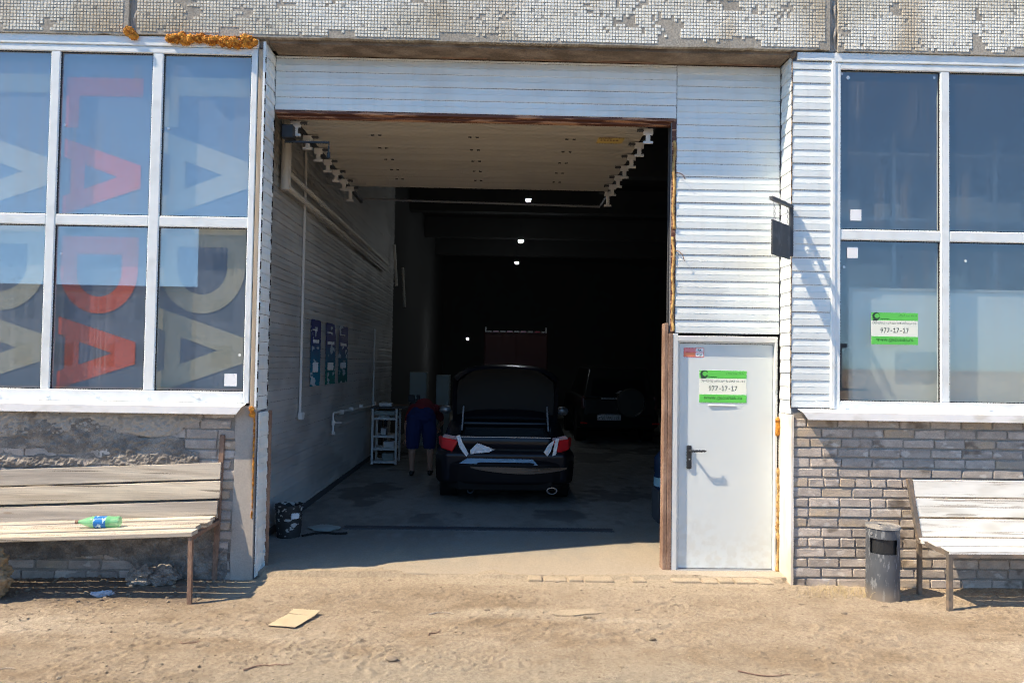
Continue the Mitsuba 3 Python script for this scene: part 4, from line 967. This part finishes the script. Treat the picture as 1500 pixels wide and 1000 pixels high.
# ---- sedan with raised boot lid
S = thing('sedan', 'black sedan seen from behind with raised boot lid and red tail lamps', 'car')
cx, ry = 0.105, 2.62
def sym(pts): return [(cx+sx*x, ry+y, z) for sx in (-1, 1) for x, y, z in pts]
def hullb(pts, r): return m3.Manifold.batch_hull([ball(p, r, 14) for p in sym(pts)])
low = hullb([(.70, .10, .36), (.77, .40, .30), (.80, .9, .30), (.80, 3.9, .30), (.68, 4.45, .36), (.70, .06, .62), (.81, .35, .60), (.82, 1.2, .62), (.82, 3.7, .60), (.70, 4.45, .55)], .07)
up = hullb([(.52, .15, .80), (.58, .30, .84), (.64, .7, .87), (.66, 1.2, .88), (.66, 3.1, .86), (.56, 4.3, .66), (.66, .22, .66), (.71, .45, .66), (.73, 1.2, .64), (.73, 3.4, .64)], .12)
body = low+up
cavity = rbox(cx-.56, cx+.56, ry+.06, ry+.95, .50, 1.30, .05)
cavity = cavity ^ m3.Manifold.cube((2, 3, .80)).translate((cx-1, ry+.05, .46))
notch = rbox(cx-.575, cx+.575, ry-.25, ry+.9, .865, 1.4, .05)
cutw = m3.Manifold()
for y in (.88, 3.55):
    for sx in (-1, 1):
        cutw += m3.Manifold.cylinder(.34, .36, .36, 40).rotate((0, 90, 0)).translate((cx+sx*.80-.17, ry+y, .31))
body = body-cavity-notch-cutw
part(S, 'body', tri(body), car_paint, smooth=35)
cab = hullb([(.66, .95, .95), (.66, 3.05, .95), (.50, 1.55, 1.36), (.52, 2.45, 1.37)], .05)
part(S, 'cabin', tri(cab), car_paint, smooth=35)
part(S, 'rear_window', tri(m3.Manifold.batch_hull([ball(p, .02, 8) for p in sym([(.58, .88, 1.02), (.46, 1.44, 1.36)])])), car_glass, smooth=30)
part(S, 'side_window', cat([tri(m3.Manifold.batch_hull([ball((cx+sx*x, ry+y, z), .012, 8) for x, y, z in ((.705, 1.2, 1.0), (.705, 2.8, 1.0), (.565, 1.65, 1.34), (.575, 2.35, 1.35))])) for sx in (-1, 1)]), car_glass, smooth=30)
bmp = m3.Manifold.batch_hull([ball(p, .05, 14) for p in sym([(.30, -.02, .52), (.55, .01, .52), (.70, .07, .52), (.79, .18, .52), (.83, .36, .52), (.30, .0, .34), (.58, .04, .34), (.72, .11, .33), (.80, .24, .33), (.82, .4, .32), (.45, .10, .60), (.68, .16, .60), (.79, .34, .60)])])
part(S, 'bumper', tri(bmp), plain('bumper_black', (.008, .008, .01), .55, spec=.15), smooth=35)
part(S, 'bumper_sky_shine', hull_pts([(cx-.56, ry-.058, .545), (cx+.40, ry-.062, .535), (cx-.46, ry-.02, .605), (cx+.34, ry-.02, .598), (cx-.46, ry+.05, .60), (cx+.34, ry+.05, .60)]), plain('sky_shine_blue', (.20, .36, .50), .25, spec=.8), label='pale blue sky shine painted along the bumper top')  # sky reflection on the bumper top, put in as a pale blue piece
part(S, 'bumper_apron', tri(m3.Manifold.batch_hull([ball(p, .03, 10) for p in sym([(.56, .02, .32), (.70, .16, .32), (.56, .06, .24), (.68, .2, .24)])])), rubber, smooth=30)
part(S, 'chrome_strip', hull_pts(sym([(.56, .045, .852), (.56, .045, .862), (.56, .07, .852), (.56, .07, .862)])), galv)
for sx in (-1, 1):
    part(S, 'tail_lamp', tri(m3.Manifold.batch_hull([ball((cx+sx*x, ry+y, z), .022, 10) for x, y, z in ((.60, .035, .80), (.76, .10, .825), (.66, .04, .70), (.77, .11, .725), (.815, .28, .825), (.81, .26, .76))])), tail_red, smooth=30)
    part(S, 'reverse_lamp', tri(m3.Manifold.batch_hull([ball((cx+sx*x, ry+y, z), .016, 10) for x, y, z in ((.59, .045, .845), (.74, .10, .868), (.60, .040, .832), (.76, .10, .85))])), tail_white, smooth=30)
    for y in (.88, 3.55):
        wh = part(S, 'wheel', tri(m3.Manifold.cylinder(.21, .315, .315, 40).rotate((0, 90, 0)).translate((cx+sx*.735-.105, ry+y, .313))), rubber, smooth=30)
        part(wh, 'rim', tri(m3.Manifold.cylinder(.03, .20, .20, 32).rotate((0, 90, 0)).translate((cx+sx*.85-.015, ry+y, .313))), galv, smooth=30)
    part(S, 'wing_mirror', tri(m3.Manifold.sphere(1, 16).scale((.10, .06, .07)).translate((cx+sx*.93, ry+2.7, 1.02))), galv, smooth=True)
    part(S, 'lid_strut', cyl((cx+sx*.555, ry+.46, .90), (cx+sx*.545, ry+.62, 1.20), .012, 8), galv)
xs_ = np.linspace(-.42, .76, 40); t_ = (xs_+.42)/1.18
top_ = .512-.012*t_; bot_ = top_-.075*np.sin(np.pi*np.clip(t_*.93+.03, 0, 1))**.7
lip = xz(Polygon(list(zip(cx+xs_, top_))+list(zip(cx+xs_[::-1], bot_[::-1]))), 0, .012).subdivide().subdivide()
v = np.array(lip.vertices); ax = np.abs(v[:, 0]-cx); v[:, 1] += ry-.082+.36*np.clip(ax-.3, 0, 1)**1.7; lip.vertices = v
part(S, 'bumper_brown_reflection', lip, plain('reflection_brown', (.15, .10, .065), .6), label='brown reflection painted along the lower bumper')  # brown reflection on the lower bumper, put in as a coloured strip
# boot lid: a bowed plate, inner liner towards us
prof = [(.90, 1.02), (.80, 1.17), (.70, 1.36), (.58, 1.55), (.40, 1.685), (.22, 1.725), (.10, 1.70)]
def lid(off, hw, crop=0):
    V = []; nx_ = 17; pp = prof[crop:len(prof)-crop] if crop else prof
    for k, (y, z) in enumerate(pp):
        f = k/(len(pp)-1); half = hw*(1-.13*f**3)
        for s_ in np.linspace(-1, 1, nx_):
            V.append((cx+half*s_, ry+y+off[0], z+off[1]-(.05+.075*f)*abs(s_)**5-.035*s_*s_))
    F = []
    for k in range(len(pp)-1):
        for i in range(nx_-1):
            q = k*nx_+i; F += [[q, q+1, q+nx_+1], [q, q+nx_+1, q+nx_]]
    return V, F
Va, Fa = lid((0, 0), .70); Vb, Fb = lid((.035, .025), .70); n_ = len(Va)
rim_ = [i for i in range(17)]
loop = list(range(17))+[17*k+16 for k in range(1, 7)]+[17*6+i for i in range(15, -1, -1)]+[17*k for k in range(5, 0, -1)]
Fs = []
for i in range(len(loop)):
    a, b = loop[i], loop[(i+1) % len(loop)]; Fs += [[a, b, b+n_], [a, b+n_, a+n_]]
part(S, 'boot_lid', trimesh.Trimesh(np.array(Va+Vb), [f[::-1] for f in Fa]+[[x+n_ for x in f] for f in Fb]+Fs, process=False), car_paint, smooth=40)
Vc, Fc = lid((-.012, -.012), .64, 1)
part(S, 'lid_liner', trimesh.Trimesh(np.array(Vc), Fc, process=False), liner, smooth=40)
part(S, 'boot_lining', tri((rbox(cx-.555, cx+.555, ry+.065, ry+.94, .505, .88, .04)-rbox(cx-.54, cx+.54, ry+.08, ry+.92, .52, 1.3, .04))), liner, smooth=30)
part(S, 'exhaust_pipe', tri((m3.Manifold.cylinder(.16, .052, .052, 24)-m3.Manifold.cylinder(.2, .043, .043, 24).translate((0, 0, -.02))).scale((1.25, .8, 1)).rotate((-90, 0, 0)).translate((cx+.58, ry+.02, .215))), chrome, smooth=30)
part(S, 'exhaust_pipe', tri((m3.Manifold.cylinder(.16, .04, .04, 24)-m3.Manifold.cylinder(.2, .034, .034, 24).translate((0, 0, -.02))).rotate((-90, 0, 0)).translate((cx-.42, ry+.06, .205))), dark_metal, smooth=30)
def strip(name, pts, y, lb, bend_=.012):
    pz = Polygon(pts).buffer(0)
    m = xz(pz, y, .002).subdivide().subdivide(); v = np.array(m.vertices); v[:, 1] += bend_*(meshkit.noise(v*[30, 0, 30], 3)-.5)*2; m.vertices = v
    single(name, lb, 'paper', m, paper)
yp = ry-.018
strip('masking_paper', [(cx-.60, .875), (cx-.555, .885), (cx-.52, .79), (cx-.445, .66), (cx-.475, .625), (cx-.56, .735)], yp, 'long white masking strip beside the left tail lamp of the black sedan')
strip('masking_paper', [(cx-.43, .70), (cx-.34, .79), (cx-.18, .735), (cx-.12, .715), (cx-.2, .68), (cx-.32, .67), (cx-.42, .655)], yp, 'crumpled white paper stuck on the middle of the black sedan', .03)
strip('masking_paper', [(cx+.60, .84), (cx+.555, .70), (cx+.515, .64), (cx+.47, .69), (cx+.53, .79)], yp-.005, 'wide white masking sheet beside the right tail lamp of the black sedan')
strip('masking_paper', [(cx+.615, .86), (cx+.655, .855), (cx+.62, .66), (cx+.575, .645)], yp, 'narrow white masking strip against the right tail lamp of the black sedan')

# ---- dark off-roader further in
U = thing('suv', 'dark off-road car with pale number plate parked deep on the right', 'car')
ux, uy = 2.72, 9.95
def us(pts): return [(ux+sx*x, uy+y, z) for sx in (-1, 1) for x, y, z in pts]
ub = m3.Manifold.batch_hull([ball(p, .09, 14) for p in us([(.74, .12, .45), (.84, .5, .40), (.84, 4.0, .40), (.70, 4.4, .5), (.76, .10, .95), (.84, .6, 1.0), (.84, 2.8, 1.0), (.74, 4.3, .95)])])
uc = m3.Manifold.batch_hull([ball(p, .06, 14) for p in us([(.76, .14, 1.05), (.76, 2.9, 1.05), (.62, .40, 1.64), (.62, 2.2, 1.66)])])
wc = m3.Manifold()
for y in (.95, 3.6):
    for sx in (-1, 1): wc += m3.Manifold.cylinder(.34, .42, .42, 40).rotate((0, 90, 0)).translate((ux+sx*.84-.17, uy+y, .36))
part(U, 'body', tri(ub-wc), suv_paint, smooth=35)
part(U, 'cabin', tri(uc), suv_paint, smooth=35)
part(U, 'rear_window', tri(m3.Manifold.batch_hull([ball(p, .015, 8) for p in us([(.62, .085, 1.08), (.56, .32, 1.56)])])), car_glass, smooth=30)
part(U, 'bumper', tri(m3.Manifold.batch_hull([ball(p, .06, 12) for p in us([(.72, .05, .42), (.86, .3, .42), (.72, .03, .62), (.86, .3, .62)])])), rubber, smooth=30)
part(U, 'chrome_strip', box(ux-.42, ux+.02, uy-.01, uy+.02, 1.005, 1.035, .004), galv)
sw = (ux+.24, uy-.06, .93)
sp = part(U, 'spare_wheel', tri(m3.Manifold.cylinder(.16, .31, .33, 40).rotate((-90, 0, 0)).translate((sw[0], sw[1]-.06, sw[2]))), plain('spare_cover', (.05, .055, .052), .35), smooth=30)
part(sp, 'rim_trim', tube([(sw[0]+.285*math.cos(a), sw[1]-.068, sw[2]+.285*math.sin(a)) for a in np.linspace(-1.3, .2, 16)], .014, 6), chrome)
part(U, 'window_shine', hull_pts([(ux-.1, uy+.05, 1.13), (ux+.42, uy+.05, 1.13), (ux-.0, uy+.085, 1.20), (ux+.3, uy+.085, 1.20), (ux+.1, uy+.12, 1.17)]), galv, label='bright reflection on the rear window, put in as a pale shape')  # reflection in the glass, modelled as a bright metal shape
pl = part(U, 'number_plate', box(ux-.50, ux+.02, uy-.035, uy-.02, .545, .657, .003), paper)
part(U, 'plate_lamp_strip', box(ux-.46, ux-.02, uy-.03, uy-.01, .665, .675), galv)
part(pl, 'text', text('М813АМ 198', ux-.24, .570, .062, uy-.035, .46, True), ink)
for x in (-.80, .80):
    part(U, 'reflector', box(ux+x-.08, ux+x+.08, uy-.02, uy+.03, .455, .49, .004), tail_red)
    part(U, 'tail_lamp', tri(m3.Manifold.batch_hull([ball((ux+x, uy+.06, .82), .05, 10), ball((ux+x, uy+.08, 1.02), .05, 10)])), plain('lamp_smoke', (.12, .05, .05), .15), smooth=30)
for y in (.95, 3.6):
    for sx in (-1, 1): part(U, 'wheel', tri(m3.Manifold.cylinder(.24, .36, .36, 36).rotate((0, 90, 0)).translate((ux+sx*.77-.12, uy+y, .36))), rubber, smooth=30)

# ---- red box truck
K = thing('box_truck', 'dim dark red truck body with red and white marker strip behind the sedan', 'truck')
kx, ky = .47, 13.4
part(K, 'box_body', box(kx-.86, kx+.86, ky, ky+4, .75, 2.62, .02), truck_red)
part(K, 'door', box(kx-.82, kx-.01, ky-.02, ky, .8, 2.5, .006), truck_red)
part(K, 'door', box(kx+.01, kx+.82, ky-.02, ky, .8, 2.5, .006), truck_red)
for i, x in enumerate(np.linspace(-.80, .69, 9)):
    part(K, 'marker', box(kx+x, kx+x+.14, ky-.03, ky-.005, 2.60, 2.64), paper if i % 2 == 0 else tail_red)
for x in (-.82, .80): part(K, 'marker', box(kx+x-.015, kx+x+.025, ky-.03, ky-.005, 2.60, 2.74), paper)
part(K, 'bumper', box(kx-.8, kx+.8, ky-.06, ky+.02, .45, .6, .01), dark_metal)
part(K, 'cab', tri(m3.Manifold.batch_hull([ball((kx+x, ky+y, z), .1, 10) for x in (-.8, .8) for y, z in ((4.1, .6), (5.7, .6), (4.1, 2.0), (5.1, 2.0), (5.7, 1.2))])), truck_red, smooth=30)
for y in (.8, 5.0):
    for x in (-.7, .7): part(K, 'wheel', tri(m3.Manifold.cylinder(.24, .40, .40, 32).rotate((0, 90, 0)).translate((kx+x-.12, ky+y, .40))), rubber, smooth=30)

# ---- tool trolley with things on it
t = thing('tool_trolley', 'pale metal tool trolley with open shelves by the far end of the siding', 'trolley')
tx0, tx1, ty0, ty1 = -2.10, -1.70, 6.10, 6.55
for x in (tx0, tx1):
    for y in (ty0, ty1): part(t, 'post', box(x-.018, x+.018, y-.018, y+.018, .03, .97, .003), white_metal)
for z in (.05, .27, .48, .78): part(t, 'shelf', box(tx0+.018, tx1-.018, ty0-.010, ty1+.010, z, z+.035, .003), white_metal)
part(t, 'drawer', box(tx0+.03, tx1-.03, ty0-.015, ty1-.02, .86, .93, .004), cabinet_grey)
part(t, 'top', box(tx0-.04, tx1+.14, ty0-.04, ty1+.04, .972, .995, .004), dark_metal)
for x, y, z, w, h, m_, lb in ((-2.02, 6.2, 1.0, .22, .06, white_metal, 'pale tool tray on top of the trolley'), (-1.98, 6.2, .515, .1, .12, galv, 'metal tin on the second shelf of the trolley'), (-1.93, 6.2, .305, .18, .10, white_metal, 'pale box on the third shelf of the trolley'), (-1.95, 6.2, .085, .2, .12, cabinet_grey, 'grey box on the lowest shelf of the trolley'), (-2.03, 6.2, .815, .2, .03, white_metal, 'flat tray on the upper shelf of the trolley')):
    single('tool_box', lb, 'box', box(x, x+w, y, y+.2, z-.0, z+h, .008), m_)
# bench vice and cabinets behind
t = thing('workbench', 'dark workbench by the far wall behind the trolley', 'workbench')
part(t, 'top', box(-2.28, -1.0, 7.6, 8.3, .86, .92, .006), plain('bench_wood', (.12, .075, .05), .8))
for x in (-2.2, -1.1):
    for y in (7.68, 8.22): part(t, 'leg', box(x-.03, x+.03, y-.03, y+.03, 0, .86), dark_metal)
t = thing('bench_vice', 'small dark vice standing on the dark workbench', 'vice')
part(t, 'base', tri(m3.Manifold.cylinder(.08, .09, .06, 16).translate((-1.62, 7.9, .92))), dark_metal, smooth=30)
part(t, 'jaw', cat([box(-1.72, -1.60, 7.86, 7.95, 1.0, 1.13, .01), box(-1.56, -1.50, 7.86, 7.95, 1.0, 1.13, .01), cyl((-1.72, 7.9, 1.03), (-1.40, 7.9, 1.03), .018, 10), cyl((-1.41, 7.82, 1.03), (-1.41, 7.98, 1.03), .008, 8)]), dark_metal)
for x, w, z1, y, lb in ((-1.86, .36, 1.55, 9.2, 'dim grey cabinet behind the workbench, left one'), (-1.30, .28, 1.50, 9.2, 'dim grey cabinet behind the workbench, right one')):
    t = thing('metal_cabinet', lb, 'cabinet')
    part(t, 'body', box(x, x+w, y, y+.4, 0, z1, .008), cabinet_grey)
    part(t, 'door', box(x+.01, x+w-.01, y-.015, y, .05, z1-.02, .006), cabinet_grey)
    part(t, 'handle', box(x+w-.05, x+w-.035, y-.035, y-.015, .8, .95), galv)
# right side: blue canister on a drum
t = thing('water_bottle', 'large blue bottle with pale band standing inside the gate by the brown post', 'bottle')
bx, byy = 1.93, 2.0
m = trimesh.creation.revolve(np.array([(0, 0), (.10, 0), (.125, .03), (.125, .16), (.118, .18), (.125, .20), (.125, .36), (.06, .44), (.035, .46), (.035, .50), (0, .50)]), sections=28); m.apply_translation((bx, byy, .36))
part(t, 'body', m, plain('canister', (.012, .03, .07), .2, spec=.7), smooth=40)
part(t, 'band', cyl((bx, byy, .40), (bx, byy, .50), .128, 28), plain('band', (.25, .45, .55), .5), smooth=30)
t = thing('crate', 'dark wooden crate under the blue bottle', 'crate')
part(t, 'box', box(1.82, 2.10, 1.85, 2.2, .002, .36, .006), room_dark)

# ---- person bending over the trolley side
Pn = thing('person', 'person in red shirt and blue shorts bending forward, seen from behind', 'person')
px_, py_ = -1.18, 5.12
def J(x, y, z): return (px_+x, py_+y, z)
legs = {}
flesh = m3.Manifold()
for sx, fy in ((-1, .02), (1, .08)):
    flesh += limb([(J(sx*.115, fy-.04, .89), .098), (J(sx*.128, fy-.02, .68), .085), (J(sx*.135, fy-.01, .48), .060), (J(sx*.138, fy-.02, .36), .057), (J(sx*.138, fy+.0, .20), .043), (J(sx*.138, fy+.01, .09), .036), (J(sx*.140, fy+.06, .045), .034), (J(sx*.150, fy+.17, .03), .026)])
flesh += limb([(J(-.06, .02, .93), .125), (J(.06, .02, .93), .125)])
flesh += limb([(J(0, .03, .94), .14), (J(0, .20, 1.00), .125), (J(0, .40, 1.02), .14), (J(0, .50, 1.00), .135)])
flesh += limb([(J(-.15, .50, 1.0), .075), (J(.15, .50, 1.0), .075)])
flesh += limb([(J(0, .52, 1.0), .09), (J(0, .64, .96), .056), (J(0, .70, .93), .056)])
flesh += m3.Manifold.sphere(1, 24).scale((.076, .105, .098)).rotate((-40, 0, 0)).translate(J(0, .79, .88))
flesh += m3.Manifold.sphere(.018, 10).translate(J(0, .835, .775)) + m3.Manifold.sphere(.016, 10).translate(J(-.078, .78, .88)) + m3.Manifold.sphere(.016, 10).translate(J(.078, .78, .88))
def arm(sx, sh, el, wr, hand_dir):
    a = limb([(sh, .052), (el, .040), (tuple((np.array(el)*.6+np.array(wr)*.4)), .037), (wr, .027)])
    w = np.array(wr); d = np.array(hand_dir)/np.linalg.norm(hand_dir); side = np.array([sx*.3, -.2, .0]); side -= d*(side@d); side /= np.linalg.norm(side); out = np.cross(d, side)
    pc = w+d*.05
    a += m3.Manifold.batch_hull([ball(w, .024, 12), ball(w+d*.085+side*.030, .013, 10), ball(w+d*.088-side*.030, .013, 10)])
    for k, ln in zip((-1.5, -.5, .5, 1.5), (.066, .078, .074, .058)):
        b0 = w+d*.080+side*.020*k; b1 = b0+d*ln*.5+out*.012; b2 = b1+d*ln*.4+out*.030
        a += limb([(b0, .0095), (b1, .0085), (b2, .0075)], 10)
    t0 = w+d*.030+side*.030; t1 = t0+side*.028+d*.03+out*.012; t2 = t1+d*.032+out*.014
    return a+limb([(t0, .012), (t1, .0095), (t2, .008)], 10)
flesh += arm(-1, J(-.20, .48, .99), J(-.275, .36, .76), J(-.27, .42, .54), (0.05, .2, -1))
flesh += arm(1, J(.20, .50, .99), J(.27, .62, .78), J(.20, .82, .68), (-.2, .8, -.4))
m = tri(flesh.refine_to_length(.02)); m.merge_vertices(); trimesh.smoothing.filter_taubin(m, iterations=8)
part(Pn, 'body', m, skin, smooth=True)
sh = m3.Manifold()
for sx, fy in ((-1, .02), (1, .08)):
    sh += limb([(J(sx*.100, fy-.05, .89), .128), (J(sx*.120, fy-.03, .66), .118), (J(sx*.128, fy-.02, .47), .100)])
    sh -= m3.Manifold.cube((.5, .5, .2)).translate(J(sx*.128-.25, fy-.3, .22))
sh += limb([(J(-.07, .0, .93), .140), (J(.07, .0, .93), .140)])
m = tri(sh.refine_to_length(.02)); v = np.array(m.vertices); v += m.vertex_normals*(meshkit.fbm(v*[22, 22, 9], 3, 4)-.5)[:, None]*.016; m.vertices = v
part(Pn, 'shorts', m, shorts_blue, smooth=40)
st = limb([(J(0, .05, .97), .152), (J(0, .20, 1.02), .150), (J(0, .40, 1.03), .158), (J(0, .50, 1.01), .150)])
st += limb([(J(-.09, .16, .99), .12), (J(.09, .16, .99), .12)])+limb([(J(-.17, .49, 1.0), .090), (J(.17, .49, 1.0), .090)])
st += limb([(J(-.20, .48, .99), .072), (J(-.25, .40, .84), .062)])+limb([(J(.20, .50, .99), .072), (J(.25, .57, .86), .062)])
m = tri(st.refine_to_length(.02)); v = np.array(m.vertices); v += m.vertex_normals*(meshkit.fbm(v*14, 3, 6)-.5)[:, None]*.018; m.vertices = v
part(Pn, 'shirt', m, shirt_red, smooth=40)
part(Pn, 'hair', tri(m3.Manifold.sphere(1, 24).scale((.084, .112, .085)).rotate((-40, 0, 0)).translate(J(0, .77, .915))), hair, smooth=True)
for sx, fy in ((-1, .02), (1, .08)):
    part(Pn, 'shoe', tri(m3.Manifold.batch_hull([ball(J(sx*.138, fy-.045, .036), .034, 12), ball(J(sx*.138, fy+.03, .05), .040, 12), ball(J(sx*.155, fy+.18, .028), .026, 12)])), black_plastic, smooth=40)

# yellow notice on the raised gate
t = thing('warning_label', 'yellow printed label on the underside of the raised gate', 'label')
part(t, 'sheet', box(.92, 1.17, .50, .68, gz0-.0065, gz0-.005), plain('label_yellow', (.60, .45, .14), .5))
part(t, 'text', cat([box(.95+.03*i, .97+.03*i, .56, .60, gz0-.0072, gz0-.0065) for i in range(6)]+[box(.93, 1.05, .505, .53, gz0-.0072, gz0-.0065), box(.925, 1.165, .502, .506, gz0-.0072, gz0-.0065), box(.925, 1.165, .674, .678, gz0-.0072, gz0-.0065)]), rust)

# ------------------------------------------------------------------ across the yard, behind the camera: seen only in the panes
single('added_dark_drive', 'added grey asphalt sheet behind the viewer, darkening the reflections in the panes', None, box(-300, 300, -37, -11.5, -.2, -.066), plain('asphalt', (.055, .055, .056), .9, spec=.2), kind='structure')  # added out of view so the panes reflect something darker than lit dirt
def far_block(x0, x1, y, d, h, label, wall):
    t = thing('opposite_building', label, 'building')
    part(t, 'wall', box(x0, x1, y-d, y, -.3, h), wall)
    part(t, 'roof', box(x0-.3, x1+.3, y-d-.3, y+.3, h, h+.35), dark_metal)
    for z in np.arange(1.2, h-1.5, 3.0):
        for x in np.arange(x0+1, x1-1.5, 2.6): part(t, 'window', box(x, x+1.3, y, y+.05, z, z+1.4), car_glass)
far_block(-40, -19.8, -42, 10, 6.0, 'low grey building across the yard', conc)
far_block(-19.5, -9, -42, 10, 10.5, 'tall grey building across the yard', conc)
far_block(6, 30, -58, 10, 3.6, 'low pale building across the yard on the right', plain('pale_wall', (.42, .40, .36), .9))
far_block(-7, 4, -55, 8, 4.5, 'long low shed across the yard', conc)
